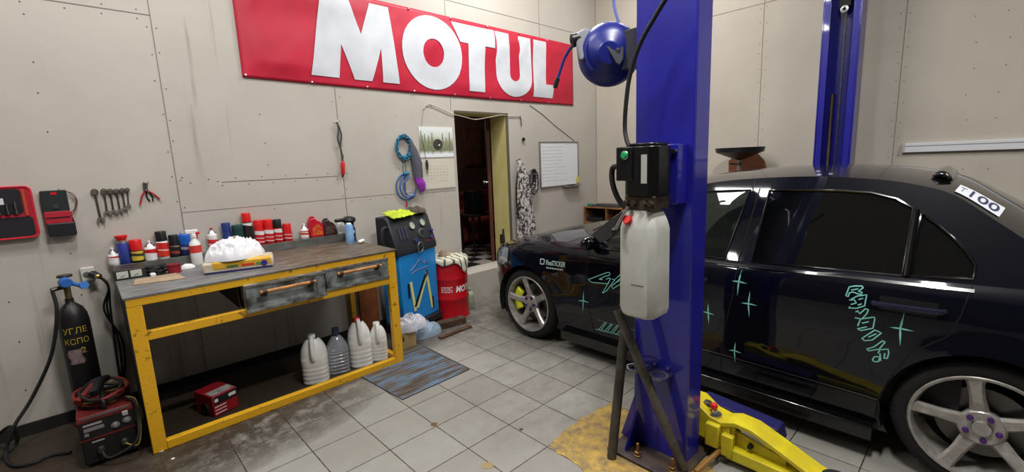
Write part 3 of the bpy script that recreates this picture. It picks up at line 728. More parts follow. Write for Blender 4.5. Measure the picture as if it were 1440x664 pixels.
obj('yellow_band', pbox(.05, W_-.01, -.002, .06, .018, .0725), mat('pack yellow', (224, 186, 54), .4, 0, (208, 150, 44), 12, .3), t, bevel=.012)
obj('navy_band', pbox(.012, W_-.012, -.002, .1, .001, .014), mat('pack navy', (48, 46, 96), .4), t, bevel=.002)
for u0, u1, c in ((.13, .19, (70, 120, 70)), (.21, .28, (200, 60, 50)), (.29, .33, (90, 140, 70))):
    obj('print_mark', pbox(u0, u1, -.0035, .0, .03, .044), mat('pm%d' % int(u0*100), c, .4), t)
obj('emblem', MB().lathe([(.0005, .002), (.018, .002), (.018, 0)], tuple(pk(W_-.055, -.003, .036)), tuple(-dyv), 18), mat('emblem violet', (52, 52, 130), .4), t)
bc = pk(W_*.45, .115, 0)
M_bag = mat('white plastic film', (226, 226, 230), .28, 0, None)
t = thing('plastic_bag', 'white crumpled plastic bag of wipes lying on the yellow pack', 'bag', (bc.x, bc.y, zt_+.07))
obj('bag', film(bc.x, bc.y, zt_+.071, .175, .12, .135, 1.7, 60), M_bag, t, smooth=180)
obj('stick', MB().tube([(bc.x+.0, bc.y, zt_+.12), (bc.x+.01, bc.y, zt_+.205)], .004, 8).sphere((bc.x+.01, bc.y, zt_+.205), .008, 6), mat('stick wood', (186, 150, 110), .6), t)

# ================================================================= UNDER THE BENCH
def canister(x, y, label, kind, w, h, rz=0):
    t = thing('canister' if kind != 'pet' else 'water_bottle', label, 'canister' if kind != 'pet' else 'bottle', (x, y, 0))
    R = Matrix.Rotation(rz, 3, 'Z')
    def sp(a, r, p=3.2):
        c, s_ = math.cos(a), math.sin(a); k = (abs(c)**p+abs(s_)**p)**(-1/p)
        return c*k*r, s_*k*r
    r = w/2
    if kind == 'pet':
        ns = 90; lv = []
        for i in range(ns+1):
            f = i/ns; z = h*.86*f
            if f < .62: rr = r*(1-.10*(.5+.5*math.cos(f*71)))
            else: q = (f-.62)/.38; rr = r*(1-.78*q**1.6)
            lv.append((rr, z))
        mb = MB(); n = 24
        def fn(u, v):
            i = v*ns; rr, z = lv[int(round(i))]; a, b_ = sp(2*PI*u, rr, 4 if v < .6 else 2.4); q = R@V((a, b_, 0)); return (x+q.x, y+q.y, z)
        mb.grid(fn, n, ns)
        obj('bottle_body', mb, mat('clear pet', (196, 200, 208), .06, 0, None, alpha=.4, spec=1), t, smooth=60)
        obj('cap', MB().lathe([(.026, h*.86-.012), (.026, h*.86+.02), (.024, h), (.0005, h)], (x, y, 0), n=18), mat('cap dk blue', (34, 38, 62), .4), t)
        return t
    mb = MB(); ns = 44; n = 28
    def fn(u, v):
        z = h*.93*v
        rib = .035*(.5+.5*math.cos(v*64)) if .06 < v < .46 else 0
        if v < .03: k = .9+.1*v/.03
        elif v < .55: k = 1-rib
        else: q = (v-.55)/.45; k = 1-.60*q**2.6
        a, b_ = sp(2*PI*u, r*k, 3.2 if v < .6 else 2.5); q = R@V((a, b_*.92, 0))
        return (x+q.x, y+q.y, z)
    mb.grid(fn, n, ns)
    obj('canister_body', mb, mat('milky plastic', (240, 240, 238), .42, 0, (226, 226, 222), 8, .3), t, smooth=60)
    hx = R@V((r*.10, -r*.55, 0))
    hp = [V((x, y, 0))+R@V((a*r, b_*r, 0))+V((0, 0, c*h)) for a, b_, c in ((.0, -.05, .92), (.0, -.36, .97), (.0, -.74, .93), (.0, -1.0, .80), (.0, -1.06, .64), (.0, -.92, .54))]
    obj('handle', MB().tube(smooth_path(hp, 5), .0155, 10), MATS['milky plastic'], t)
    capm = {'red': M_capred, 'white': M_white}[kind]
    obj('cap', MB().lathe([(.026, h*.9), (.026, h-.004), (.023, h), (.0005, h)], (x, y+.014, 0), n=18), capm, t)
    return t
canister(1.045, 3.235, 'white ribbed plastic canister, leftmost under the bench', 'white', .178, .345, -.42)
canister(1.222, 3.26, 'clear ribbed water bottle between two white canisters under the bench', 'pet', .155, .34, -.3)
canister(1.39, 3.24, 'white plastic canister with red cap under the bench', 'red', .17, .375, -.32)
canister(1.537, 3.225, 'slim white canister beside the right leg of the bench', 'white', .13, .30, -.45)
# dark objects behind the canisters
t = thing('plank', 'orange brown board leaning on the wall under the right end of the bench', 'board', (1.73, 3.78, 0))
obj('board', MB().box((1.665, 3.79, 0), (1.84, 3.812, .56), M=None), mat('orange board', (158, 92, 48), .7, 0, (120, 66, 36), 6, .4), t, smooth=0)
# red battery/charger box
a = math.radians(20)
Rm = Matrix.Rotation(a, 3, 'Z'); _c = Rm@V((.078, .10, 0)); rb = (.405+_c.x, 3.205+_c.y)
t = thing('boxed_tool', 'small red and black boxed tool with white stripes on the floor under the bench', 'boxed tool', (rb[0], rb[1], 0))
def rbx(lo, hi): return MB().box((rb[0]+lo[0], rb[1]+lo[1], lo[2]), (rb[0]+hi[0], rb[1]+hi[1], hi[2]), a, (rb[0], rb[1], 0))
M_rbox = mat('box red', (150, 20, 30), .5)
obj('case', rbx((-.078, -.10, 0), (.078, .10, .138)), M_rbox, t, bevel=.006)
obj('top_print', rbx((-.07, -.09, .138), (.07, -.01, .1392)), mat('box print', (206, 200, 196), .5, 0, (34, 30, 34), 16, .7), t, smooth=0)
obj('dark_panel', rbx((-.07, -.1015, .078), (.076, -.10, .130)), mat('box dark', (26, 24, 30), .5), t, smooth=0)
obj('badge', rbx((.02, -.1028, .096), (.066, -.1015, .116)), M_white, t, smooth=0)
for z in (.018, .040, .061): obj('stripe', rbx((-.07, -.1016, z), (.0, -.0995, z+.005)), M_white, t, smooth=0)
obj('emblem', rbx((-.066, -.1028, .096), (-.046, -.1015, .116)), M_white, t, smooth=0)
def rp(x, y, z): q = Rm@V((x, y, 0)); return (rb[0]+q.x, rb[1]+q.y, z)
obj('cable_coil', MB().tube([rp(-.084, -.02+.036*math.cos(i*PI/8), .045+.036*math.sin(i*PI/8)) for i in range(16)], .0055, 8, closed=True), M_rubber, t)
obj('cable_coil', MB().tube([rp(-.084, -.02+.021*math.cos(i*PI/8), .045+.021*math.sin(i*PI/8)) for i in range(16)], .0055, 8, closed=True), M_rubber, t)

# ================================================================= FLOOR PLATE
q = [PZ(505, 526), PZ(597, 487), PZ(660, 519), PZ(565, 562)]
px0, px1, py0, py1 = 1.30, 1.895, 2.53, 3.10
px0, px1 = 1.385, 1.96; py0, py1 = 2.52, 3.02
M_plate, N, L, b = node_mat('blue rusty plate')
tc = N.new('ShaderNodeTexCoord'); P = tc.outputs['Object']
n1 = noise_node(N, L, mapping(N, L, P, (1.6, 9, 1)), 1.6, 6, .6)
c = ramp(N, L, n1, [(.38, (84, 68, 56)), (.47, (96, 96, 96)), (.54, (100, 122, 146))])
c = mixc(N, L, math_node(N, L, 'MULTIPLY', ramp(N, L, noise_node(N, L, P, 8, 5), [(.5, (0, 0, 0)), (.7, (1, 1, 1))]), .7), c, lin((112, 84, 52)))
L.new(c, b.inputs['Base Color']); b.inputs['Roughness'].default_value = .5; b.inputs['Metallic'].default_value = .3
t = thing('steel_floor_plate', 'rusty blue ribbed steel plate lying on the tiles in front of the bench', 'plate', ((px0+px1)/2, (py0+py1)/2, 0))
import itertools
Pa, Pb, Pc, Pd = PZ(503, 527, .004), PZ(597, 488, .004), PZ(660, 519.5, .004), PZ(566, 562, .004)
def bil(u, v): return Pa.lerp(Pb, u).lerp(Pd.lerp(Pc, u), v)
obj('plate', MB().grid(lambda u, v: bil(u, v), 6, 6), M_plate, t, solid=.004, smooth=0)
for i in range(7):
    v0 = .10+i*.125
    mb = MB()
    a0_, a1_, b0_, b1_ = bil(.03, v0), bil(.97, v0), bil(.03, v0+.05), bil(.97, v0+.05)
    mb.add([a0_, a1_, b1_, b0_, a0_+V((0, 0, .003)), a1_+V((0, 0, .003)), b1_+V((0, 0, .003)), b0_+V((0, 0, .003))], [(0, 3, 2, 1), (4, 5, 6, 7), (0, 1, 5, 4), (1, 2, 6, 5), (2, 3, 7, 6), (3, 0, 4, 7)])
    obj('rib', mb, M_plate, t, smooth=0)
obj('rim', MB().tube([bil(0, 0), bil(1, 0), bil(1, 1), bil(0, 1)], .0035, 6, closed=True), mat('rim dark', (60, 54, 48), .6, .4), t)
# small litter: paint chips and a broken tile corner
for (a_, b_, s_, lb) in ((101, 657, .012, 'small white paper scrap on the floor by the left leg of the bench'), (110, 646, .0, ''), ):
    if not s_: continue
for (px, py, r, lb, c) in ((227, 634, .016, 'small white paper scrap by the foot of the left bench leg', (220, 218, 212)), (243, 646, .008, 'tiny white paper scrap on the dirty tile before the bench', (220, 218, 212)), (610, 597, .022, 'chipped brown patch of broken tile at a joint in mid floor', (96, 76, 54)), (685, 655, .03, 'chipped tan patch of broken tile near the bottom of the floor', (150, 128, 92)), (733, 604, .012, 'dark grease spot on the tiles before the lift', (60, 56, 52))):
    c0 = PZ(px, py); n = 9
    poly = [(c0.x+r*(.7+.5*random.random())*math.cos(2*PI*i/n), c0.y+r*(.7+.5*random.random())*math.sin(2*PI*i/n)) for i in range(n)]
    o = obj('floor_scrap' if max(c) > 200 else 'floor_mark', MB().prism(poly, lambda u, v, t_: (u, v, t_), 0, .0015 if max(c) < 200 else .005), mat('scrap%d' % px, c, .8), origin=tuple(c0), smooth=0)
    tag(o, lb, 'scrap' if max(c) > 200 else 'floor mark')
# yellow painted patch around the column foot
yp = [(862, 566), (838, 578), (812, 592), (795, 605), (773, 627), (790, 640), (812, 655), (850, 700), (960, 760), (1010, 700), (1000, 650)]
yp = [PZ(*p) for p in yp]
M_ypatch = mat('worn yellow floor paint', (196, 160, 66), .7, 0, (112, 96, 74), 14, .5, 8, .3, 60)
mb = MB(); dens = []
for i, p in enumerate(yp):
    q2 = yp[(i+1) % len(yp)]
    for k in range(5):
        r_ = p.lerp(q2, k/5); jj = .012 if k else .004
        dens.append((r_.x+random.uniform(-jj, jj), r_.y+random.uniform(-jj, jj)))
fill_to(mb, [dens], lambda x, y: (x, y, .0025))
tag(obj('painted_patch', mb, M_ypatch, smooth=0, solid=.0025, origin=(1.9, 1.15, 0)), 'worn yellow painted concrete patch around the foot of the near lift column', 'floor patch')

# ================================================================= ON THE LEFT WALL
def WLp(px, py, off=0): return PY(px, py, D-off)
# red tool case (open, hung on the wall)
a_ = WLp(43, 262); b_ = WLp(47, 330)
xR = a_.x; xL = xR-.36; zT = a_.z+.005; zM = WLp(44, 302).z; zB = WLp(48, 333).z
t = thing('tool_case', 'open red zip case of tools hanging on the wall at the far left', 'tool case', ((xL+xR)/2, D, zB))
M_casered = mat('case red', (168, 24, 44), .6); M_casein = mat('case lining', (26, 24, 30), .8)
def rrect(x0, z0, x1, z1, r, n=6):
    out = []
    for cx, cz, a0 in ((x1-r, z1-r, 0), (x0+r, z1-r, 90), (x0+r, z0+r, 180), (x1-r, z0+r, 270)):
        for i in range(n+1):
            a = math.radians(a0+90*i/n); out.append((cx+r*math.cos(a), cz+r*math.sin(a)))
    return out
wf = lambda u, v, t_: (u, D-t_, v)
obj('case_shell', MB().prism(rrect(xL, zB, xR, zT, .03), wf, 0, .035), M_casered, t, bevel=.004)
obj('lining', MB().prism(rrect(xL+.015, zM+.01, xR-.045, zT-.015, .02), wf, .0345, .0365), M_casein, t, smooth=0)
obj('lining', MB().prism(rrect(xL+.015, zB+.012, xR-.015, zM-.006, .02), wf, .0345, .0365), M_casein, t, smooth=0)
obj('piping', MB().tube([(u, D-.036, v) for u, v in rrect(xL+.004, zB+.004, xR-.004, zT-.004, .026)], .0045, 6, closed=True), mat('piping bright', (206, 40, 56), .5), t)
obj('strap', MB().box((xR-.04, D-.042, zM+.0), (xR-.028, D-.036, zT-.02)), mat('strap orange', (176, 66, 40), .6), t)
obj('logo_patch', MB().box((xR-.16, D-.039, zT-.10), (xR-.115, D-.0365, zT-.065)), mat('logo patch white', (206, 206, 214), .5), t)
for i in range(6):
    x = xR-.24+.033*i
    g = obj('tool', MB().tube([(x, D-.044, zM+.02), (x, D-.044, zM+.06+.012*(i % 3))], [.008, .006], 8).tube([(x, D-.044, zM+.012), (x, D-.044, zM+.024)], .010, 8), M_dsteel, t)
# multimeter in an open case
x0 = WLp(55, 270).x; x1 = WLp(93, 268).x; zt2 = WLp(70, 268).z; zb2 = WLp(86, 331).z; zm = WLp(80, 297).z; zr = WLp(82, 314).z
t = thing('multimeter', 'black multimeter in an open black and red case on the wall', 'multimeter', ((x0+x1)/2, D, zb2))
def wfs(u, v, t_): return (u, D-t_, v)
obj('case_lid', MB().prism(rrect(x0, zm-.01, x1, zt2, .008, 3), wfs, 0, .03), mat('case dark green', (30, 36, 36), .55), t, bevel=.003)
obj('red_pocket', MB().prism(rrect(x0+.002, zr-.0, x1+.002, zm, .004, 3), wfs, 0, .036), M_casered, t, bevel=.003)
obj('pocket_seam', MB().box((x0+.008, D-.038, (zr+zm)/2-.003), (x1-.004, D-.0355, (zr+zm)/2+.003)), M_black, t)
obj('meter_body', MB().prism(rrect(x0+.006, zb2, x1+.012, zr+.004, .008, 3), wfs, 0, .062), mat('meter black', (32, 32, 38), .4), t, bevel=.005)
obj('meter_badge', MB().box(((x0+x1)/2-.012, D-.032, zt2-.025), ((x0+x1)/2+.014, D-.0295, zt2-.012)), M_capred, t)
obj('meter_dial', MB().lathe([(.0005, -.006), (.014, -.005), (.015, 0), (.015, .002)], ((x0+x1)/2, D-.03, zm+.028), (0, 1, 0), 18), mat('dial dark', (50, 52, 56), .5), t)
for k in range(2):
    pts = [(x1, D-.02, zt2-.01), (x1+.02+.01*k, D-.02, zt2-.03), (x1+.035+.004*k, D-.02, zt2-.07-.01*k), (x1+.02, D-.02, zt2-.12-.012*k), (x1+.002, D-.02, zm-.02-.02*k), (x1+.012, D-.02, zr-.01-.02*k)]
    obj('test_lead', MB().tube(smooth_path(pts, 6), .0022, 6), mat('lead %d' % k, ((30, 28, 30), (110, 20, 30))[k], .5), t)
# spanners
sp = [(132, 268, 142, 313, 1.0), (145, 267, 151, 303, .86), (154, 267, 160, 302, .82), (163, 267, 169, 301, .8), (171, 266, 176, 298, .76), (178, 265, 181, 293, .6)]
M_span = mat('spanner steel', (120, 112, 104), .4, .8, (90, 82, 74), 30, .4)
for i, (xa, ya, xb, yb, s) in enumerate(sp):
    A = WLp(xa+1, ya+2, .012); Bp = WLp(xb, yb-3, .012)
    t = thing('spanner', ['largest combination spanner, leftmost of the hanging row', 'second combination spanner from the left in the hanging row', 'third combination spanner from the left in the hanging row', 'fourth combination spanner from the left in the hanging row', 'fifth combination spanner from the left in the hanging row', 'smallest spanner, rightmost in the hanging row beside the pliers'][i], 'spanner', ((A.x+Bp.x)/2, D, Bp.z), 'spanners hanging on the wall')
    r = .0155*s+.003
    ring = MB().lathe([(r, -.006), (r, .006), (r*.62, .006), (r*.62, -.006), (r, -.006)], tuple(A), (0, 1, 0), 16)
    obj('ring_end', ring, M_span, t)
    dv = (Bp-A).normalized()
    obj('shaft', MB().tube([A+dv*r*.9, A+dv*.04, Bp-dv*.03, Bp], [.006*s+.001, .0045*s+.001, .0045*s+.001, .007*s+.001], 8), M_span, t)
    px_ = V((-dv.z, 0, dv.x)); rj = r*1.05
    jaw = [(-.9, -.5), (-.5, -1), (.5, -1), (.9, -.5), (1.0, .3), (.8, .95), (.42, .9), (.42, .1), (-.42, .1), (-.42, .9), (-.8, .95), (-1.0, .3)]
    obj('open_jaw', MB().prism([(a*rj, b*rj) for a, b in jaw], lambda u, v, t_: Bp+px_*u+dv*v+V((0, t_, 0)), -.006, .006), mat('jaw bright', (176, 172, 166), .35, .9), t)
    obj('nail', MB().tube([(A.x, D+.004, A.z+r*.3), (A.x, D-.022, A.z+r*.3)], .0025, 6), M_dsteel, t)
# pliers
cp = WLp(205, 268, .012)
t = thing('pliers', 'pliers with red handles hanging beside the spanners', 'pliers', (cp.x, D, cp.z-.09), 'pliers on the wall')
for s, red in ((-1, 1), (1, 1)):
    obj('jaw', MB().prism([(0, -.005), (s*.012, .0), (s*.004+.006*s, .05), (s*.001, .052)], lambda u, v, t_: (cp.x+u, D-.006-t_, cp.z+v), 0, .01), M_dsteel, t, bevel=.002)
    e = WLp(197, 288, .012) if s < 0 else WLp(225, 280, .012)
    obj('handle', MB().tube(smooth_path([cp, cp.lerp(e, .4)+V((s*.006, 0, .004)), e], 5), [.0055]*10+[.0075], 8), mat('plier red', (160, 36, 34), .5), t)
obj('nail', MB().tube([(cp.x, D+.002, cp.z+.012), (cp.x, D-.02, cp.z+.012)], .0025, 6), M_dsteel, t)
obj('pivot', MB().lathe([(.0005, -.012), (.009, -.010), (.01, .0)], (cp.x, D-.008, cp.z), (0, 1, 0), 12), M_dsteel, t)
t = thing('cutters', 'dark side cutters hanging crossed behind the red handled pliers', 'pliers', (cp.x+.02, D, cp.z-.08), 'pliers on the wall')
c2 = cp+V((.004, .007, .012))
for s in (-1, 1):
    obj('jaw', MB().tube([c2, c2+V((s*.012+.004, 0, .045))], [.006, .002], 6), M_dsteel, t)
    obj('handle', MB().tube(smooth_path([c2, c2+V((s*.014+.01, 0, -.05)), c2+V((s*.008+.016, 0, -.085))], 5), .0042, 6), M_black, t)
# hose with red handle hung high (torch)
A = WLp(474, 172, .02)
t = thing('torch_tool', 'thin dark cable with a bright red grip hanging from the wall seam', 'tool', (A.x, D, A.z-.42))
pts = [WLp(*p, .02) for p in ((474, 172), (476, 182), (475, 195), (478, 205), (481, 218), (482, 228))]
obj('cable', MB().tube(smooth_path(pts, 5), .0075, 8), mat('torch cable', (72, 70, 68), .6), t)
obj('cable_loop', MB().tube(smooth_path([WLp(*p, .016) for p in ((476, 176), (480, 190), (479, 207), (483, 222))], 5), .005, 6), M_rubber, t)
g0, g1 = WLp(482, 227, .02), WLp(482.5, 246, .02)
obj('grip', MB().tube([g0, g0.lerp(g1, .1), g0.lerp(g1, .9), g1], [.012, .016, .016, .010], 10), mat('grip red', (206, 30, 40), .4), t)
obj('hook', MB().tube([V((A.x, D+.003, A.z+.004)), V((A.x, D-.03, A.z+.004)), V((A.x, D-.03, A.z+.02))], .005, 6), M_white, t)
obj('nozzle', MB().tube([g1, WLp(481.5, 249, .02)], [.009, .006], 8), M_black, t)
# hose coils
M_teal = mat('teal hose', (30, 112, 150), .4); M_hblue = mat('blue hose', (44, 96, 168), .4)
c1 = WLp(568.5, 207, .03)
t = thing('air_hose', 'tight teal spiral air hose coil hanging left of the calendar', 'hose', (c1.x, D, c1.z-.1), 'hoses hanging on the wall')
mb = MB()
rx, rz = .083, .115
for k in range(6):
    off = .012+.011*(k % 3); s = .74+.055*k
    mb.tube([(c1.x+rx*(s+.05*math.sin(i*1.9+k*2))*math.cos(2*PI*i/56), D-off-.006*math.sin(i*1.3+k), c1.z+rz*(s+.05*math.sin(i*1.9+k*2))*math.sin(2*PI*i/56)) for i in range(56)], .0055, 6, closed=True)
obj('coil', mb, M_teal, t)
tp = WLp(578, 196, .02)
obj('nail', MB().tube([(c1.x+.03, D+.004, c1.z+rz*.6), (c1.x+.03, D-.06, c1.z+rz*.66)], .003, 6), M_dsteel, t)
for dx_ in (-.012, .012):
    obj('tail', MB().tube(smooth_path([WLp(568+dx_*100, 224, .012), WLp(569+dx_*160, 240, .012), WLp(569, 252, .012), WLp(572, 284, .012)], 5), .0022, 6), M_rubber, t)
c2 = WLp(573, 265, .03)
t = thing('air_hose', 'loose blue air hose loops hanging below the teal coil', 'hose', (c2.x, D, c2.z-.12), 'hoses hanging on the wall')
for k in range(3):
    pts = []
    for i in range(21):
        a = math.radians(100-k*4+ (i/20)*(250-25*k)); r = 1-.13*k
        pts.append((c2.x+.02*k+.105*r*math.cos(a), D-.012-.01*k, c2.z+.015+.125*r*math.sin(a)))
    obj('loop', MB().tube(smooth_path(pts, 2), .0065, 7), M_hblue, t)
obj('tie', MB().tube([(c2.x-.02, D-.02, c2.z+.14), (c2.x+.03, D-.03, c2.z+.14)], .018, 8), M_teal, t)
obj('end_weight', MB().tube([WLp(572, 284, .012), WLp(572, 291, .012)], .007, 8), M_casered, t)
# bag of grey cloth / purple glove
t = thing('work_glove', 'long grey sleeve with a purple cuff hanging beside the hoses', 'glove', (WLp(588, 240).x, D, 1.25))
path = [WLp(*p, .035) for p in ((577, 196), (582, 212), (587, 232), (589, 250))]
def ribbonish(mb, pts, radii, sq=.5, n=14, seed=0):
    pts = [V(p) for p in pts]; o = []
    def fn(u, v):
        f = u*(len(pts)-1); i = min(int(f), len(pts)-2); p = pts[i].lerp(pts[i+1], f-i)
        r = radii[i]*(1-(f-i))+radii[i+1]*(f-i); a = 2*PI*v
        w = 1+.12*math.sin(a*5+seed)+.18*noise.noise(V((p.z*14, a, seed)))
        return (p.x+r*w*math.cos(a), p.y+r*w*math.sin(a)*sq, p.z)
    return mb.grid(fn, 24, n)
obj('sleeve', ribbonish(MB(), path, [.012, .04, .055, .05], .4), mat('grey cloth', (84, 84, 96), .85), t, smooth=120)
path = [WLp(*p, .035) for p in ((588, 250), (591, 258), (594, 266), (593, 270.5))]
obj('cuff', ribbonish(MB(), path, [.045, .048, .036, .012], .45, seed=2), mat('purple rubber', (140, 50, 166), .45), t, smooth=120)
# calendar
M_cal, N, L, b = node_mat('calendar picture')
tc = N.new('ShaderNodeTexCoord'); P = tc.outputs['Object']; sep = N.new('ShaderNodeSeparateXYZ'); L.new(P, sep.inputs[0])
zz = math_node(N, L, 'ADD', math_node(N, L, 'DIVIDE', math_node(N, L, 'SUBTRACT', sep.outputs[2], .30), .31), math_node(N, L, 'MULTIPLY', math_node(N, L, 'SUBTRACT', noise_node(N, L, mapping(N, L, P, (14, 1, 5)), 1, 5), .5), .35))
sky = ramp(N, L, zz, [(.0, (196, 202, 210)), (.22, (232, 236, 240)), (.34, (120, 126, 96)), (.62, (150, 156, 128)), (.8, (206, 212, 206)), (1, (226, 230, 228))])
L.new(sky, b.inputs['Base Color']); b.inputs['Roughness'].default_value = .4
ca, cb_ = WLp(588, 178), WLp(638, 222); cc_ = WLp(640, 267)
t = thing('wall_calendar', 'wall calendar with a snowy forest off-road picture left of the doorway', 'calendar', ((ca.x+cb_.x)/2, D, cc_.z))
cx0, cx1 = ca.x, cb_.x-.002; cz1 = ca.z; czm = WLp(590, 222).z; czb = WLp(593, 267).z
def calf(u, v, off): return (cx0+(cx1-cx0)*u, D-.004-off-.006*(1-v)*math.sin(u*PI)**2, v)
pic = obj('picture_sheet', MB().box((cx0, D-.006, czm), (cx1, D-.001, cz1)), M_cal, t, smooth=0)
pic_m = obj('picture', MB().lathe([(.0005, -.002), (.055, -.0018), (.055, 0)], (cx0+.21, D-.006, czm+.125), (0, 1, 0), 20, sx=1.05, sy=1), mat('dark truck blot', (84, 76, 66), .5, 0, (50, 46, 42), 30, .5), t, label='dark round wheel shape in the calendar picture')
obj('wheel_dot', MB().lathe([(.0005, -.0035), (.009, -.003), (.009, 0)], (cx0+.225, D-.0065, czm+.12), (0, 1, 0), 12), M_white, t)
for i in range(9):
    x = cx0+.02+.042*i; h_ = .07+.07*random.random()
    if abs(x-cx0-.21) > .03: obj('tree_print', MB().prism([(x-.016, czm+.10), (x+.016, czm+.10), (x+.004, czm+.12+h_), (x-.004, czm+.12+h_)], lambda u, v, t_: (u, D-.006-t_, v), 0, .0012), mat('tree print', (104, 112, 78), .6, 0, (146, 150, 120), 30, .5), t, smooth=0)
obj('date_sheet', MB().box((cx0, D-.005, czb), (cx1, D-.001, czm-.004)), mat('calendar paper', (206, 200, 186), .6), t, smooth=0)
mb = MB()
for r_ in range(6):
    for k in range(7):
        x = cx0+.07+.038*k; z = czm-.09-.03*r_
        vs, fs = text_geo(str((r_*7+k) % 31+1), .018)
        mb.add([(x+u, D-.0056, z+v) for u, v in vs], fs)
obj('dates', mb, mat('date ink', (120, 116, 130), .6), t, smooth=0)
obj('binding', MB().box((cx0, D-.008, czm-.006), (cx1, D-.001, czm+.002)), mat('binding', (150, 146, 140), .5), t)
obj('hanging_string', MB().tube(smooth_path([WLp(*p, .012) for p in ((596, 152), (594, 165), (593, 178))], 5), .0012, 5), M_black, t)
# key/lighter hanging over the calendar
t = thing('key_bunch', 'small dark key fob hanging on a black string over the calendar', 'key', (WLp(600, 232).x, D, WLp(600, 240).z))
obj('string', MB().tube(smooth_path([WLp(*p, .018) for p in ((594, 190), (596, 208), (599, 224))], 5), .002, 6), M_black, t)
obj('fob', MB().tube([WLp(600, 225, .018), WLp(600.5, 231, .018), WLp(601, 238, .018)], [.008, .015, .01], 8), mat('fob brown', (58, 44, 38), .5), t)
obj('tag', MB().box((WLp(600, 240).x-.008, D-.018, WLp(600, 243.5).z), (WLp(600, 240).x+.008, D-.012, WLp(600, 238).z)), mat('brass tag', (150, 140, 80), .4, .4), t)
# electric wire over doorway
M_wire = mat('pale wire', (190, 178, 160), .6)
pts = [WLp(*p, .012) for p in ((596, 153), (600, 147), (606, 147), (618, 152), (636, 160), (655, 165), (668, 168), (688, 165), (704, 162), (720, 163), (731, 163))]
t = thing('electric_wire', 'thin pale wire tacked along the wall above the doorway', 'wire', (pts[5].x, D, pts[5].z))
obj('wire', MB().tube(smooth_path(pts, 5), .004, 6), M_wire, t)
pts = [WLp(*p, .012) for p in ((731, 163), (733, 170), (733, 177))]
obj('hook_end', MB().tube(smooth_path(pts, 4), .006, 6), M_dsteel, t)
for p in ((606, 147), (668, 168), (720, 163)): obj('staple', MB().box((WLp(*p).x-.006, D-.018, WLp(*p).z-.004), (WLp(*p).x+.006, D+.001, WLp(*p).z+.004)), M_white, t)
pts = [WLp(*p, .005) for p in ((745, 148), (762, 160), (780, 176), (808, 198))]
tag(obj('thin_cord', MB().tube(smooth_path(pts, 5), .0035, 6), mat('cord grey', (150, 142, 132), .7), origin=(pts[1].x, D, pts[1].z)), 'thin grey cord running diagonally from the banner to the whiteboard', 'wire')
wk = WLp(735, 196)
tag(obj('coat_knob', MB().lathe([(.0005, -.03), (.018, -.026), (.022, -.012), (.014, -.002), (.014, .003)], (wk.x, D, wk.z), (0, 1, 0), 14), M_black, origin=(wk.x, D, wk.z)), 'small black knob on the wall right of the doorway', 'knob')
# whiteboard
w0, w1 = WLp(758, 200), WLp(812, 262)
wx0, wx1, wz0, wz1 = w0.x, w1.x, WLp(760, 264).z, w0.z
t = thing('whiteboard', 'small whiteboard with faint handwriting on the wall right of the doorway', 'whiteboard', ((wx0+wx1)/2, D, wz0))
obj('board', MB().box((wx0, D-.014, wz0), (wx1, D, wz1)), mat('whiteboard face', (222, 224, 228), .25), t)
M_alu = mat('aluminium', (150, 150, 152), .35, .8)
for lo, hi in (((wx0-.008, D-.02, wz0-.008), (wx1+.008, D, wz0+.008)), ((wx0-.008, D-.02, wz1-.008), (wx1+.008, D, wz1+.008)), ((wx0-.008, D-.02, wz0), (wx0+.008, D, wz1)), ((wx1-.008, D-.02, wz0), (wx1+.008, D, wz1))):
    obj('frame', MB().box(lo, hi), M_alu, t, bevel=.002)
obj('pen_tray', MB().box((wx1-.32, D-.07, wz0-.018), (wx1+.02, D-.0, wz0-.008)), M_alu, t, bevel=.002)
mb = MB()
for r_ in range(11):
    z = wz1-.06-.042*r_; x = wx0+.04
    while x < wx0+.25+.3*random.random():
        w_ = random.uniform(.02, .06)
        pts = [(x+w_*k/6, D-.0146, z+random.uniform(-.005, .005)) for k in range(7)]
        mb.tube(pts, .0011, 4); x += w_+.014
obj('handwriting', mb, mat('marker ink', (130, 140, 170), .5), t)
t = thing('marker_pen', 'black marker pen lying on the whiteboard tray', 'pen', (wx1-.2, D-.05, wz0-.008))
obj('barrel', MB().tube([(wx1-.27, D-.05, wz0+.001), (wx1-.16, D-.05, wz0+.001)], .008, 8), M_black, t)
obj('cap', MB().tube([(wx1-.162, D-.05, wz0+.001), (wx1-.13, D-.05, wz0+.001)], .0088, 8), M_rubber, t)
tag(obj('sticker', MB().lathe([(.0005, -.004), (.03, -.004), (.03, 0)], (wx1-.02, D-.02, wz0+.06), (0, 1, 0), 16, sx=1, sy=1.5), mat('yellow sponge', (214, 196, 84), .7), origin=(wx1-.02, D-.02, wz0+.06)), 'yellow oval magnet on the lower right corner of the whiteboard', 'magnet')
# camouflage jacket and a coil of cloth strap
M_camo, N, L, b = node_mat('camouflage cloth')
tc = N.new('ShaderNodeTexCoord'); P = tc.outputs['Object']
c = ramp(N, L, noise_node(N, L, mapping(N, L, P, (1, 1, .8)), 34, 2, .5, .6), [(.42, (52, 46, 48)), (.48, (128, 118, 116)), (.55, (196, 190, 188))])
L.new(c, b.inputs['Base Color']); b.inputs['Roughness'].default_value = .9
t = thing('camouflage_trousers', 'grey camouflage trousers hanging right of the doorway', 'trousers', (WLp(740, 290).x, D, .62))
pts = [WLp(*p, .06) for p in ((731, 226), (735, 245), (737, 275), (740, 305), (742, 336))]
obj('cloth', ribbonish(MB(), pts, [.03, .085, .115, .135, .15], .38, 30), M_camo, t, smooth=120)
obj('belt', MB().tube(smooth_path([WLp(*p, .10) for p in ((728, 245), (726, 265), (727, 290), (730, 308))], 5), .010, 6), M_rubber, t)
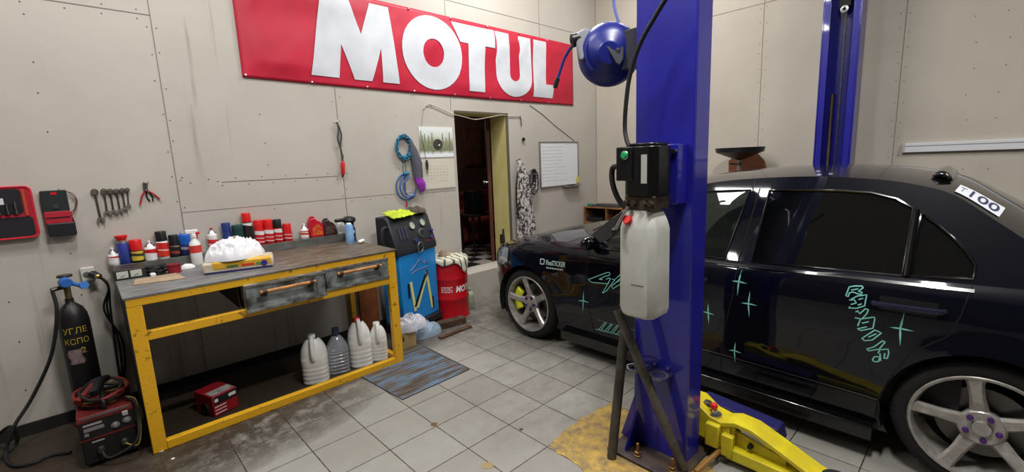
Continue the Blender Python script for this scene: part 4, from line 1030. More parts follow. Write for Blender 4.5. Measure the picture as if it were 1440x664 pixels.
obj('hook', MB().tube([V((pts[0].x, D+.003, pts[0].z+.0)), V((pts[0].x, D-.07, pts[0].z+.02))], .005, 6), M_dsteel, t)
c3 = WLp(749, 250, .04)
t = thing('strap_bundle', 'bundle of patterned straps hanging between the trousers and the whiteboard', 'strap', (c3.x, D, c3.z-.15))
for k in range(5):
    mb = MB(); s = .55+.11*k
    mb.tube([(c3.x+.075*s*math.cos(2*PI*i/24), D-.015-.012*k+.004*math.sin(i*2), c3.z+.15*s*math.sin(2*PI*i/24)-.012*k) for i in range(24)], .009, 6, closed=True)
    obj('loop', mb, M_camo if k % 2 else mat('strap dark', (50, 46, 56), .8), t)
obj('nail', MB().tube([(c3.x, D+.003, c3.z+.08), (c3.x, D-.08, c3.z+.09)], .003, 6), M_dsteel, t)
# brush hanging on the yellow reveal
bp_ = PX(707.5, 330, DX1-.013)
t = thing('hand_brush', 'small dark hand brush hanging on the yellow door reveal', 'brush', (DX1-.013, bp_.y, bp_.z))
h0 = PX(707.5, 322, DX1-.025)
obj('handle', MB().tube([h0, V((h0.x, h0.y, PX(708, 330, DX1-.025).z))], [.011, .014], 8), mat('brush wood', (60, 44, 36), .6), t)
zz0 = PX(708, 343, DX1-.025).z; zz1 = PX(708, 330, DX1-.025).z
obj('bristles', MB().box((DX1-.042, bp_.y-.032, zz0), (DX1-.0125, bp_.y+.032, zz1)), mat('bristles', (44, 38, 34), .9), t, bevel=.005)
# outlet and junction
oa, ob_ = WLp(112, 377), WLp(135, 393)
t = thing('wall_socket', 'white wall socket above the gas cylinder left of the bench', 'socket', ((oa.x+ob_.x)/2, D, ob_.z))
obj('plate', MB().box((oa.x, D-.03, ob_.z), (ob_.x, D, oa.z)), mat('socket white', (196, 194, 186), .4), t, bevel=.004)
obj('socket_hole', MB().lathe([(.018, -.001), (.018, -.002), (.0005, -.002)], (oa.x+.026, D-.03, (oa.z+ob_.z)/2), (0, 1, 0), 16), mat('socket shade', (90, 88, 84), .6), t)
t = thing('plug', 'black plug with brass end and cables in the wall socket', 'plug', (ob_.x+.01, D, ob_.z))
obj('plug_body', MB().tube([(ob_.x-.01, D-.03, ob_.z+.04), (ob_.x-.01, D-.07, ob_.z+.045), (ob_.x+.02, D-.10, ob_.z+.03)], [.022, .024, .016], 10), M_black, t)
obj('brass_end', MB().sphere((ob_.x+.01, D-.108, ob_.z+.035), .014, 8), mat('brass', (196, 176, 96), .3, .9), t)
for k in range(3):
    obj('cable', MB().tube(smooth_path([(ob_.x+.015, D-.08, ob_.z+.03), (ob_.x+.05, D-.09, ob_.z-.03-.01*k), (ob_.x+.04-.015*k, D-.05, ob_.z-.2), (ob_.x+.03+.02*k, D-.03, ob_.z-.45), (ob_.x+.02, D-.03, .08)], 6), .006, 7), M_rubber, t)

# ================================================================= GAS CYLINDER
cyx, cyy, cyr = -.143, 3.72, .072
t = thing('gas_cylinder', 'black gas cylinder with yellow stencilled letters standing at the left wall', 'gas cylinder', (cyx, cyy, 0))
M_cyl = mat('cylinder black', (18, 16, 20), .45, 0, (30, 26, 28), 10, .4)
obj('tank', MB().lathe([(.0005, .002), (cyr*.9, .0), (cyr, .02), (cyr, .66), (cyr*.93, .71), (cyr*.72, .75), (cyr*.4, .775), (.02, .785), (.02, .81), (.0005, .81)], (cyx, cyy, 0), n=32), M_cyl, t, smooth=60)
M_sten = mat('stencil yellow', (176, 152, 44), .6)
aim = math.atan2(-cyy, -cyx)
def cyf(zc, da=0): return lambda u, v: (cyx+(cyr+.0008)*math.cos(aim+da+u/cyr), cyy+(cyr+.0008)*math.sin(aim+da+u/cyr), zc+v)
for _s, _z, _a, _w in (('УГЛЕ', .625, -.05, .112), ('КСПО', .56, -.05, .112), ('2', .50, .25, None)):
    obj('stencil', put_text(MB(), _s, cyf(_z, _a), width=_w, height=.036), M_sten, t, smooth=0, label='yellow stencilled '+_s)
mb = MB(); mb.grid(lambda u, v: (cyx+(cyr+.001)*math.cos(aim-.75+.9*u+.1*math.sin(v*7)), cyy+(cyr+.001)*math.sin(aim-.75+.9*u+.1*math.sin(v*7)), .42+.09*v), 8, 4)
obj('torn_sticker', mb, mat('old sticker', (150, 130, 130), .7, 0, (104, 86, 86), 40, .5), t, smooth=0)
obj('valve', MB().lathe([(.0005, .80), (.016, .80), (.016, .91), (.012, .915), (.012, .94), (.0005, .94)], (cyx, cyy, 0), n=14), mat('brass old', (120, 108, 70), .4, .7), t)
obj('valve_wheel', MB().lathe([(.0005, .94), (.034, .94), (.036, .946), (.034, .954), (.0005, .954)], (cyx, cyy, 0), n=12), M_dsteel, t)
obj('pressure_reducer', MB().lathe([(.0005, -.03), (.026, -.03), (.03, -.02), (.03, .02), (.024, .03), (.0005, .03)], (cyx-.0, cyy-.05, .915), (.2, -1, 0), 16).tube([(cyx, cyy-.03, .915), (cyx+.06, cyy-.05, .885)], .012, 8), mat('reducer blue', (44, 96, 170), .4), t)
obj('gauge', MB().lathe([(.0005, -.012), (.022, -.012), (.022, .012), (.0005, .012)], (cyx+.075, cyy-.06, .885), (.3, -1, .2), 14), mat('gauge blue', (50, 110, 180), .4), t)
obj('side_nut', MB().tube([(cyx, cyy, .885), (cyx-.065, cyy-.03, .88)], [.014, .012], 8), M_dsteel, t)
hp = [V((cyx-.06, cyy-.03, .875))]+[PY(px, py, 3.66) for px, py in ((80, 440), (72, 500), (45, 560))]+[PY(20, 600, 3.62)]+[PZ(8, 640, .03), PZ(20, 655, .012), PZ(48, 651, .012), PZ(70, 641, .012), PZ(100, 636, .012)]
obj('gas_hose', MB().tube(smooth_path(hp, 6), .009, 8), M_rubber, t)
hp = [PZ(0, 604, .08), PZ(14, 600, .16), PZ(24, 612, .10), PZ(22, 626, .04), PZ(6, 640, .02), PZ(-8, 650, .012)]
tag(obj('black_hose', MB().tube(smooth_path([V((p.x, min(p.y, D-.06), max(p.z, .012))) for p in hp], 6), .009, 8), M_rubber, origin=(-.5, 3.7, 0)), 'loop of black hose curling on the floor at the far left edge', 'hose')

# ================================================================= WELDER
wx, wy = -.075, 3.13
t = thing('welding_machine', 'black and red welding machine on the floor left of the bench', 'welding machine', (wx, wy+.2, 0))
WX0, WX1, WY0, WY1, WZ = -.186, .035, 3.13, 3.50, .275
M_wblk = mat('welder black', (16, 15, 17), .5, 0, (26, 22, 22), 14, .4); M_wred = mat('welder red', (120, 30, 26), .5, 0, (80, 22, 20), 10, .4)
obj('case', MB().box((WX0, WY0+.012, .02), (WX1, WY1, WZ)), M_wblk, t, bevel=.01)
obj('top_cover', MB().box((WX0-.003, WY0+.02, WZ-.02), (WX1+.003, WY1, WZ+.004)), M_wred, t, bevel=.006)
fp = obj('front_panel', MB().box((WX0, WY0, .02), (WX1, WY0+.014, WZ)), M_wblk, t, bevel=.005)
obj('red_edge', MB().box((WX0-.002, WY0-.003, .155), (WX1+.002, WY0+.001, .161)).box((WX0-.002, WY0-.003, WZ-.018), (WX1+.002, WY0+.001, WZ-.002)), M_wred, fp)
mb = MB(); put_text(mb, 'CEBORA', lambda u, v: (WX0+.055+u, WY0-.001, .238+v), width=.075, height=.013, shear=.3)
obj('lettering', mb, mat('panel print', (150, 146, 146), .5), fp, smooth=0) if False else obj('lettering', MB().box((WX0+.018, WY0-.0015, .232), (WX0+.092, WY0, .243)), mat('panel print', (150, 146, 146), .5), fp, smooth=0)
obj('plate', MB().box((WX0+.018, WY0-.0015, .203), (WX0+.098, WY0, .222)), mat('panel plate', (120, 116, 116), .5), fp, smooth=0)
obj('plate', MB().box((WX0+.018, WY0-.0015, .178), (WX0+.035, WY0, .195)), MATS['panel plate'], fp, smooth=0)
for x, z in ((WX0+.142, .196), (WX0+.19, .205)):
    k = obj('dial', MB().lathe([(.0005, -.016), (.010, -.015), (.012, 0), (.018, -.001), (.018, 0)], (x, WY0, z), (0, 1, 0), 18), mat('dial grey', (120, 118, 118), .4), fp)
obj('switch', MB().box((WX0+.175, WY0-.008, .232), (WX0+.2, WY0, .258)), mat('switch white', (160, 158, 156), .4), fp, bevel=.003)
for x in (WX0+.07, WX0+.165):
    obj('socket', MB().lathe([(.0005, -.02), (.014, -.02), (.018, -.008), (.02, 0)], (x, WY0, .085), (0, 1, 0), 14), M_dsteel, fp)
obj('small_badge', MB().box((WX0+.04, WY0-.002, .135), (WX0+.09, WY0, .142)), MATS['panel print'], fp, smooth=0)
obj('handle', MB().tube(smooth_path([(wx, WY0+.05, WZ), (wx, WY0+.07, WZ+.06), (wx, WY1-.1, WZ+.06), (wx, WY1-.07, WZ)], 5), .011, 8), M_black, t)
for x in (WX0+.02, WX1-.02):
    for y in (WY0+.04, WY1-.03): obj('foot', MB().lathe([(.0005, 0), (.014, 0), (.011, .022), (.0005, .022)], (x, y, 0), n=10), M_rubber, t)
t = thing('welding_cable', 'heap of black, red and yellow welding cables piled on the welding machine', 'cable', (wx, 3.35, WZ+.005))
M_ycab = mat('yellow green cable', (140, 120, 50), .5); M_rcab = mat('dull red cable', (120, 30, 30), .5)
for k, (mm, rr) in enumerate(((M_ycab, .0045), (M_rubber, .009), (M_rcab, .008), (M_rubber, .009), (M_ycab, .004), (M_rcab, .007), (M_rubber, .008))):
    ph = k*.9; pts = [(wx+.0+(.09+.012*(k % 3))*math.cos(2*PI*i/16+ph), 3.33+(.10+.01*k)*math.sin(2*PI*i/16+ph), WZ+.014+.010*k+.007*math.sin(i*1.3+k)) for i in range(15)]
    obj('cable', MB().tube(smooth_path(pts, 4), rr, 7), mm, t)
obj('torch_head', MB().tube([(wx-.03, 3.22, WZ+.09), (wx-.0, 3.32, WZ+.12), (wx+.03, 3.4, WZ+.1)], [.02, .026, .018], 10), M_black, t)
obj('electrode_holder', MB().tube([(wx-.1, 3.24, WZ+.06), (wx-.03, 3.36, WZ+.09)], [.016, .02], 10), M_wred, t)
pts = [(WX0+.07, WY0-.02, .085), (WX0+.10, WY0-.06, .05), (WX1-.01, WY0-.08, .10), (WX1+.015, WY0-.03, .2), (WX1+.015, WY0+.02, WZ+.0), (WX1-.02, WY0+.08, WZ+.03)]
obj('lead', MB().tube(smooth_path(pts, 6), .007, 8), M_rubber, t)
pts = [(WX0+.165, WY0-.02, .085), (WX1-.005, WY0-.04, .06), (WX1+.02, WY0-.03, .16), (WX1+.022, WY0+.02, WZ+.01), (WX1-.01, WY0+.07, WZ+.03)]
obj('lead', MB().tube(smooth_path(pts, 6), .004, 8), M_ycab, t)

# ================================================================= AIR CONDITIONING SERVICE STATION
A0 = V((1.905, 3.455, 0)); B0 = V((2.374, 3.60, 0))
ux = (B0-A0).normalized(); uy = V((-ux.y, ux.x, 0)); MW = (B0-A0).length; MD = .22
mp = lambda u, v, z: A0+ux*u+uy*v+V((0, 0, z))
def mbox(u0, u1, v0, v1, z0, z1, mb=None):
    mb = mb or MB()
    return mb.add([mp(u, v, z) for z in (z0, z1) for u, v in ((u0, v0), (u1, v0), (u1, v1), (u0, v1))], [(0, 3, 2, 1), (4, 5, 6, 7), (0, 1, 5, 4), (1, 2, 6, 5), (2, 3, 7, 6), (3, 0, 4, 7)])
t = thing('ac_service_station', 'blue service cabinet with black sloped gauge console beside the bench', 'service station', tuple(mp(MW/2, MD/2, 0)))
M_mblue = mat('machine blue', (36, 136, 206), .35, 0, (30, 122, 192), 3, .4); M_mblk = mat('machine console', (34, 36, 42), .45)
obj('cabinet', mbox(0, MW, 0, MD, .10, .755), M_mblue, t, bevel=.008)
obj('base', mbox(-.01, MW+.01, -.03, MD, .035, .10), M_mblk, t, bevel=.008)
for u in (.04, MW-.04):
    for v in (.0, MD-.03): obj('wheel', MB().lathe([(.0005, -.012), (.02, -.012), (.02, .012), (.0005, .012)], tuple(mp(u, v, .02)), tuple(ux), 14), M_rubber, t)
# console: profile in (v,z) extruded along u
prof = [(-.012, .735), (-.012, .78), (.075, 1.05), (.11, 1.075), (MD, 1.075), (MD, .735)]
con = obj('console', MB().prism(prof, lambda v, z, u: mp(u, v, z), -.03, MW+.012), M_mblk, t, bevel=.01)
nsl = V((0, 0, 0))
def conf(u, s, off=0):     # point on sloped face: s 0..1
    v = -.012+.087*s; z = .78+.27*s; n_ = (-uy*.27+V((0, 0, .087))).normalized()
    return mp(u, v, z)+n_*off, n_
for u, s, r, c in ((.24, .70, .036, 1), (.385, .74, .036, 1), (.335, .40, .042, 2)):
    p, n_ = conf(u, s, 0)
    g = obj('gauge', MB().lathe([(r, -.002), (r, .012), (r*.85, .014)], tuple(p), tuple(n_), 22), mat('gauge rim', (150, 152, 150), .3, .8), con)
    obj('gauge_face', MB().lathe([(r*.86, .010), (.0005, .010)], tuple(p), tuple(n_), 22), mat('gauge face green', (176, 190, 172), .4) if c == 1 else M_mblk, g)
    obj('needle', MB().tube([p+n_*.0115, p+n_*.0115+ux*r*.5+V((0, 0, r*.3))], .0016, 5), M_black, g)
for u, s in ((.22, .22), (.47, .42), (.44, .2)):
    p, n_ = conf(u, s, 0)
    obj('knob', MB().lathe([(.014, -.002), (.016, .02), (.0005, .022)], tuple(p), tuple(n_), 14), mat('knob blue', (40, 52, 120), .4), con)
p, n_ = conf(.25, .0, .02)
obj('hose_loop', MB().tube([p+ux*.035*math.cos(a_*PI/10)+V((0, 0, -.01+.045*math.sin(a_*PI/10))) for a_ in range(20)], .006, 8, closed=True), mat('loop grey', (120, 118, 120), .3, .6), con)
for u in (.06, .10, .14):
    p, n_ = conf(u, .5, .004); d_ = (conf(u, .8)[0]-conf(u, .2)[0]).normalized()
    obj('slider', MB().tube([p-d_*.05, p+d_*.06], .009, 8), mat('slider', (58, 56, 80), .4), con)
p, n_ = conf(.42, .12, .001)
obj('red_stripe', MB().tube([p-ux*.06, p+ux*.06], .0025, 6), M_casered, con)
obj('side_handle', MB().tube(smooth_path([mp(-.03, .08, .99), mp(-.085, .08, .98), mp(-.095, .08, .86), mp(-.03, .08, .80)], 5), .014, 8), M_mblk, t)
obj('front_band', mbox(.0, MW, -.006, .0, .735, .757), M_black, t)
mb = MB()
obj('logo_mark', MB().tube(smooth_path([mp(.13, -.0015, .58), mp(.2, -.0015, .62), mp(.26, -.0015, .66), mp(.31, -.0015, .61), mp(.33, -.0015, .63), mp(.37, -.0015, .60)], 5), .0035, 5).tube(smooth_path([mp(.14, -.0015, .55), mp(.22, -.0015, .57), mp(.3, -.0015, .57), mp(.36, -.0015, .575)], 5), .0028, 5), mat('logo orange', (150, 128, 150), .5), t)
M_ystr = mat('stripe pale yellow', (206, 204, 130), .5)
def stripe(u0, z0, u1, z1, w, m, nm): 
    return obj(nm, MB().prism([(u0-w/2, z0), (u0+w/2, z0), (u1+w/2, z1), (u1-w/2, z1)], lambda u, z, t_: mp(u, -.003-t_, z), 0, .004 if m is M_black else .003), m, t, smooth=0)
stripe(.15, .20, .115, .48, .03, M_ystr, 'yellow_stripe'); stripe(.085, .34, .085, .47, .02, M_black, 'black_stripe')
stripe(.18, .22, .34, .50, .03, M_ystr, 'yellow_stripe'); stripe(.15, .24, .32, .50, .03, M_black, 'black_stripe')
stripe(.385, .16, .335, .53, .028, M_ystr, 'yellow_stripe'); stripe(.40, .16, .40, .27, .02, M_black, 'black_stripe')
obj('latch', MB().tube([mp(.335, -.012, .50), mp(.335, -.012, .545)], .009, 8), M_dsteel, t)
# hi-vis cloth and grey rag on the console
def drape(p00, p10, p01, p11, amp, seed, nu=20, nv=14, fr=6):
    p00, p10, p01, p11 = map(V, (p00, p10, p01, p11))
    def fn(u, v):
        p = p00.lerp(p10, u).lerp(p01.lerp(p11, u), v)
        e = 1+.12*noise.noise(V((u*4, v*4, seed+9)))
        return p+V((0, 0, amp*(.6+noise.fractal(V((u*fr, v*fr, seed)), 1, 2, 3))*(1 if .02 < u < .98 else .6)))
    return MB().grid(fn, nu, nv)
cA, cB_ = mp(.02, .05, 1.072), mp(.30, .045, 1.078)
tag(obj('hi_vis_cloth', drape(mp(.0, .03, 1.055), mp(.30, .035, 1.06), mp(.02, .18, 1.10), mp(.30, .19, 1.10), .016, 3.3).add([], []), mat('hi vis yellow', (206, 222, 40), .7, 0, (160, 180, 40), 12, .3), origin=tuple(mp(.15, .1, 1.075)), smooth=120, solid=.006), 'bright yellow-green cloth lying on the gauge console', 'cloth')
mbx = crumple(mp(.39, .12, 0).x, mp(.39, .12, 0).y, 1.072, .10, .085, .05, 8.1, 20, .5, .5, 5)
tag(obj('rag', mbx, mat('brown grey rag', (104, 90, 80), .9, 0, (66, 56, 50), 16, .5), origin=tuple(mp(.39, .12, 1.075)), smooth=120), 'crumpled brown-grey rag on the right corner of the gauge console', 'rag')

# ================================================================= RED DRUM
dx0, dy0, dr = 2.56, 3.650, .176
t = thing('oil_drum', 'red steel oil drum with white lettering beside the doorway', 'drum', (dx0, dy0, 0))
prof = [(.0005, .004), (dr*.98, .004), (dr, .0), (dr, .012), (dr*.985, .02), (dr*.985, .185), (dr*1.012, .195), (dr*1.012, .205), (dr*.985, .215), (dr*.985, .385), (dr*1.012, .395), (dr*1.012, .405), (dr*.985, .415), (dr*.985, .565), (dr, .57), (dr*1.01, .58), (dr, .588), (dr*.96, .585), (dr*.95, .57), (.0005, .57)]
obj('drum_body', MB().lathe(prof, (dx0, dy0, 0), n=48), M_red, t, smooth=40)
aim2 = math.atan2(-dy0, -dx0)
def drf(zc, da): return lambda u, v: (dx0+(dr*.985+.001)*math.cos(aim2+da+u/dr), dy0+(dr*.985+.001)*math.sin(aim2+da+u/dr), zc+v)
mb = MB(); put_text(mb, 'MOTUL', drf(.30, .95), width=.24, height=.065, shear=.25, bold=.03)
obj('lettering', mb, M_white, t, smooth=0, label='white MOTUL lettering')
mb = MB()
for r_ in range(4):
    f = drf(.325-.016*r_, -.25); u = -.055
    while u < .05:
        w_ = random.uniform(.01, .028); mb.add([f(u, -.0035), f(u+w_, -.0035), f(u+w_, .0035), f(u, .0035)], [(0, 1, 2, 3)]); u += w_+.008
obj('small_print', mb, M_white, t, smooth=0)
tz = .588
def cloth(cx, cy, z0, r, seed):
    mb = MB()
    tip = math.radians(-72)
    def fn(u, v):
        a = 2*PI*u; rr = r*1.02*v*1.3; over = max(0, rr-r)
        d_ = abs((a-tip+PI) % (2*PI)-PI)
        fl = .10+.10*noise.noise(V((math.cos(a)*2.5, math.sin(a)*2.5, seed)))+.34*math.exp(-(d_/.35)**2)
        rad = min(rr, r+.004+.010*v); z = z0+.003+.012*abs(noise.noise(V((rr*math.cos(a)*12, rr*math.sin(a)*12, seed))))*(1 if rr < r else .2)+.012*(1-v)
        if rr > r: z = z0+.003-over/(.32*r)*fl*.32
        return (cx+rad*math.cos(a), cy+rad*math.sin(a), z)
    return mb.grid(fn, 60, 20)
M_dc, N, L, b = node_mat('striped drum cloth')
tc = N.new('ShaderNodeTexCoord'); P = tc.outputs['Object']
wv = N.new('ShaderNodeTexWave'); wv.inputs['Scale'].default_value = 4.5; wv.inputs['Distortion'].default_value = 5; wv.inputs['Detail'].default_value = 2
L.new(P, wv.inputs['Vector'])
L.new(ramp(N, L, wv.outputs['Fac'], [(.1, (70, 84, 72)), (.22, (198, 192, 174)), (1, (206, 200, 182))]), b.inputs['Base Color']); b.inputs['Roughness'].default_value = .9
tag(obj('drum_cloth', cloth(dx0, dy0, tz+.004, dr*1.015, 2.2), M_dc, origin=(dx0, dy0, tz), smooth=120, solid=.003), 'beige cloth with dark green stripes draped over the red drum', 'cloth')
tag(obj('rag', crumple(dx0-.03, dy0+.03, tz+.018, .065, .055, .045, 5.5, 22, .5, .6, 5), mat('tan rag', (176, 158, 134), .9, 0, (120, 106, 88), 16, .5), origin=(dx0-.03, dy0+.03, tz+.02), smooth=120), 'tan crumpled rag heaped on top of the drum cloth', 'rag')
# small white-green canister behind the drum
q0 = PZ(664, 436)
xx, yy = q0.x+.02, q0.y+.06
t = thing('canister', 'small pale green-white canister standing right behind the red drum', 'canister', (xx, yy, 0))
obj('canister_body', MB().lathe([(.0005, 0), (.05, 0), (.053, .01), (.053, .14), (.04, .175), (.018, .19), (.0005, .19)], (xx, yy, 0), n=20), mat('pale green plastic', (176, 186, 160), .5, 0, (130, 140, 116), 20, .4), t)
obj('cap', MB().lathe([(.02, .185), (.02, .215), (.0005, .215)], (xx, yy, 0), n=14), mat('cap green', (120, 160, 130), .4), t)

# ================================================================= BAG + BOX + BEAMS by the bench's right leg
q0 = PZ(569, 489); q1 = PZ(583, 484)
t = thing('cardboard_box', 'small tan cardboard box on the floor beside the right bench leg', 'box', (1.84, 3.34, 0))
obj('box_body', MB().box((1.735, 3.225, 0), (1.875, 3.33, .14)), mat('cardboard', (176, 154, 104), .8, 0, (150, 128, 84), 6, .4), t, bevel=.003)
obj('flap', MB().box((1.735, 3.222, .138), (1.875, 3.262, .142)), MATS['cardboard'], t)
obj('printed_mark', MB().box((1.75, 3.2235, .07), (1.762, 3.225, .11)), M_black, t, smooth=0)
M_film = mat('thin clear film', (214, 216, 226), .16, 0, None, alpha=.75)
t = thing('plastic_bag', 'translucent plastic bag with wrapping heaped on the cardboard box', 'bag', (1.88, 3.32, .142))
mb = film(1.86, 3.29, .142, .15, .10, .13, 4.4, 44)
obj('bag', mb, M_film, t, smooth=180)
obj('inner_package', MB().sphere((1.80, 3.28, .19), .05, 10, (1.1, .7, .8)), mat('pale packaging', (214, 214, 226), .4), t)
tag(obj('plastic_wrap', film(2.06, 3.38, .0, .17, .09, .13, 6.4, 40), mat('wrap blue tint', (170, 194, 216), .16, 0, None, alpha=.6), origin=(2.08, 3.4, 0), smooth=180), 'bluish crumpled plastic wrap on the floor before the blue cabinet', 'wrap')
def beam(pa, pb, w, h, m, label, z0=0, nm='wooden_beam'):
    pa, pb = V(pa), V(pb); d_ = (pb-pa); L_ = d_.length; d_.normalize(); n_ = V((-d_.y, d_.x, 0))
    mb = MB(); K = 8
    def fn(i, a, b_): return pa+d_*(L_*i/K)+n_*(w*a+.004*noise.noise(V((i, a, b_))))+V((0, 0, z0+(h*b_ if b_ else 0)+(.003*noise.noise(V((i, a*3, 7))) if b_ else 0)))
    vs = []; 
    for i in range(K+1): vs += [fn(i, 0, 0), fn(i, 1, 0), fn(i, 1, 1), fn(i, 0, 1)]
    fs = [(0, 1, 2, 3)[::-1], tuple(K*4+j for j in range(4))]
    for i in range(K):
        for j in range(4): fs.append((i*4+j, i*4+(j+1) % 4, i*4+4+(j+1) % 4, i*4+4+j))
    mb.add(vs, fs)
    return tag(obj(nm, mb, m, origin=tuple((pa+pb)/2), bevel=.004, smooth=0), label, 'beam')
beam(PZ(611, 467), PZ(656, 455), .09, .062, M_dwood, 'thick dark oily wooden block on the floor before the red drum')
beam(PZ(621, 478), PZ(664, 461), .045, .022, mat('plank brown', (104, 70, 50), .75, 0, (60, 42, 32), 14, .4), 'thin brown wooden plank lying in front of the thick block', nm='wooden_plank')

# ================================================================= LIFT
HZ = 3.7
def channel(mb, x0, x1, y0, y1, z0, z1, w=.05, th=.012, open_dir=1):
    # back plate + two sides + two lips; open toward +x (1) or -x (-1)
    xb, xo = (x0, x1) if open_dir > 0 else (x1, x0); s = open_dir
    def bx(xa, xb_, ya, yb): mb.box((min(xa, xb_), ya, z0), (max(xa, xb_), yb, z1))
    bx(xb, xb+s*th, y0, y1); bx(xb+s*th, xo, y0, y0+th); bx(xb+s*th, xo, y1-th, y1)
    bx(xo, xo-s*th, y0+th, y0+w); bx(xo, xo-s*th, y1-w, y1-th)
    return mb
lift = thing('lift_column', 'near blue lift column carrying the hydraulic pump and yellow arms', 'lift column', (2.03, 1.04, 0), 'two post car lift')
CX0, CX1, CY0, CY1 = 1.95, 2.10, .898, 1.184
obj('column', channel(MB(), CX0, CX1, CY0, CY1, .015, HZ, .07), M_blue, lift, bevel=.004)
obj('base_plate', MB().box((1.80, .86, .0), (2.25, 1.25, .018)), mat('base plate', (52, 50, 58), .5, .4, (90, 74, 60), 10, .5), lift, bevel=.003)
gp = [(CY1, .27), (1.262, .02), (CY1, .02)]
obj('gusset', MB().prism(gp, lambda y, z, t_: (CX0+t_, y, z), .0, .012), M_blue, lift, smooth=0)
obj('gusset', MB().prism([(CX0, .02), (CX0, .20), (1.84, .02)], lambda x, z, t_: (x, 1.16+t_, z), .0, .012), M_blue, lift, smooth=0)
for x, y in ((1.85, 1.10), (1.86, .92), (2.2, .91), (2.2, 1.2)):
    obj('anchor_bolt', MB().lathe([(.0005, .0), (.02, .018), (.02, .024), (.016, .026), (.016, .04), (.009, .042), (.008, .085), (.0005, .088)], (x, y, 0), n=8), mat('rusty brass bolt', (130, 100, 60), .4, .7), lift)
# ring shelf for the tubes
ys0, ys1 = .965, 1.175
sh = obj('holder_bracket', MB().box((CX0-.10, ys0, .462), (CX0, ys1-.075, .470)), mat('bracket dark', (36, 34, 70), .4, .3), lift, bevel=.002)
for y in (ys0+.045, ys1-.035):
    obj('ring', MB().lathe([(.034, -.006), (.044, -.006), (.044, .006), (.034, .006), (.034, -.006)], (CX0-.065, y, .466), n=20), mat('ring steel', (110, 108, 116), .35, .8), sh)
for y in (ys0+.03, ys0+.1): obj('bolt', MB().lathe([(.0005, -.01), (.008, -.01), (.008, 0)], (CX0, y, .49), (1, 0, 0), 8), M_steel, sh)
# carriage & arms
M_arm = mat('arm yellow', (226, 214, 34), .35, 0, (196, 176, 40), 8, .25)
M_bluedk = mat('dark blue arm paint', (30, 30, 84), .45)
M_wornb = mat('worn dark steel', (56, 54, 60), .5, .5, (90, 76, 60), 12, .5)
obj('carriage', MB().box((2.035, .93, .10), (2.16, 1.15, .62)), M_wornb, lift, bevel=.004)
ca = obj('arm_bracket', MB().prism([(1.0, .10), (1.0, .26), (.93, .262), (.86, .212), (.80, .202), (.76, .20), (.76, .06), (.9, .085)], lambda y, z, t_: (2.12+t_, y, z), 0, .13), M_arm, lift, bevel=.004)
obj('hinge_pin', MB().lathe([(.0005, .08), (.022, .08), (.022, .25), (.0005, .252)], (2.185, .90, 0), n=16), M_dsteel, ca)
obj('lock_gear', MB().lathe([(.0005, .2), (.034, .2), (.034, .215), (.0005, .215)], (2.16, .85, 0), n=12).tube([(2.16, .85, .215), (2.16, .85, .235)], .012, 8), M_steel, ca)
obj('release_knob', MB().sphere((2.16, .855, .252), .019, 10), M_capred, ca, label='red ball release knob')
obj('lock_block', MB().box((2.09, .80, .07), (2.125, .868, .19)), M_arm, ca, bevel=.006)
obj('lock_block', MB().box((2.09, .735, .05), (2.125, .79, .16)), M_arm, ca, bevel=.006)
arm = obj('lower_arm', MB().prism([(.77, .035), (.77, .095), (.30, .085), (.30, .03)], lambda y, z, t_: (2.10+t_, y, z), 0, .15), M_arm, lift, bevel=.006)
# bent strap from the bracket down to the foot of the arm
sp_ = [(.80, .205), (.74, .228), (.66, .222), (.60, .198), (.50, .155), (.40, .112), (.33, .092), (.28, .086)]
sp2 = [(y, z-.022) for y, z in sp_][::-1]
obj('bent_strap', MB().prism([(y, z) for y, z in sp_]+sp2, lambda y, z, t_: (2.115+t_, y, z), 0, .12), M_arm, lift, bevel=.003)
obj('arm_rib', MB().box((2.13, .74, .09), (2.145, .765, .20)).box((2.2, .74, .09), (2.215, .765, .20)), M_arm, lift, bevel=.002)
obj('side_plate', MB().prism([(.74, .09), (.74, .17), (.52, .12), (.52, .09)], lambda y, z, t_: (2.15+t_, y, z), 0, .012), M_arm, lift, smooth=0)
obj('pivot_bolt', MB().lathe([(.0005, -.02), (.012, -.02), (.012, .01)], (2.148, .67, .125), (1, 0, 0), 12), M_rubber, lift)
obj('second_arm', MB().prism([(.98, .12), (.98, .20), (.60, .17), (.58, .10)], lambda y, z, t_: (2.29+t_, y, z), 0, .10), M_bluedk, lift, bevel=.005)
pc = PZ(1115, 622)
obj('lift_pad', MB().lathe([(.0005, .03), (.02, .03), (.02, .09), (.05, .095), (.055, .115), (.0005, .115)], (2.18, .335, 0), n=18), M_rubber, lift)
obj('cross_lever', MB().tube([PZ(978, 664, .05), PZ(1012, 634, .06)], .012, 8), mat('rusty lever', (150, 110, 60), .5, .4), lift)
# hydraulic power unit
t = thing('hydraulic_pump', 'black motor with white plastic oil tank bolted to the near lift column', 'hydraulic pump', (1.82, 1.0, .80))
M_motor = mat('motor black', (18, 18, 20), .3); M_tank = mat('oil tank plastic', (208, 210, 208), .38, 0, (184, 182, 172), 4, .35, sub=.1)
def octo(cx, cy, hx, hy, ch, z0, z1, mb=None):
    p = [(hx-ch, -hy), (hx, -hy+ch), (hx, hy-ch), (hx-ch, hy), (-hx+ch, hy), (-hx, hy-ch), (-hx, -hy+ch), (-hx+ch, -hy)]
    return (mb or MB()).prism(p, lambda u, v, z: (cx+u, cy+v, z), z0, z1)
obj('mount_plate', MB().box((1.86, .925, 1.30), (1.95, 1.06, 1.56)), M_blue, t, bevel=.004)
obj('motor', octo(1.79, 1.028, .078, .080, .03, 1.345, 1.555), M_motor, t, bevel=.004)
obj('motor_cap', octo(1.79, 1.028, .070, .070, .025, 1.555, 1.568), M_motor, t, bevel=.004)
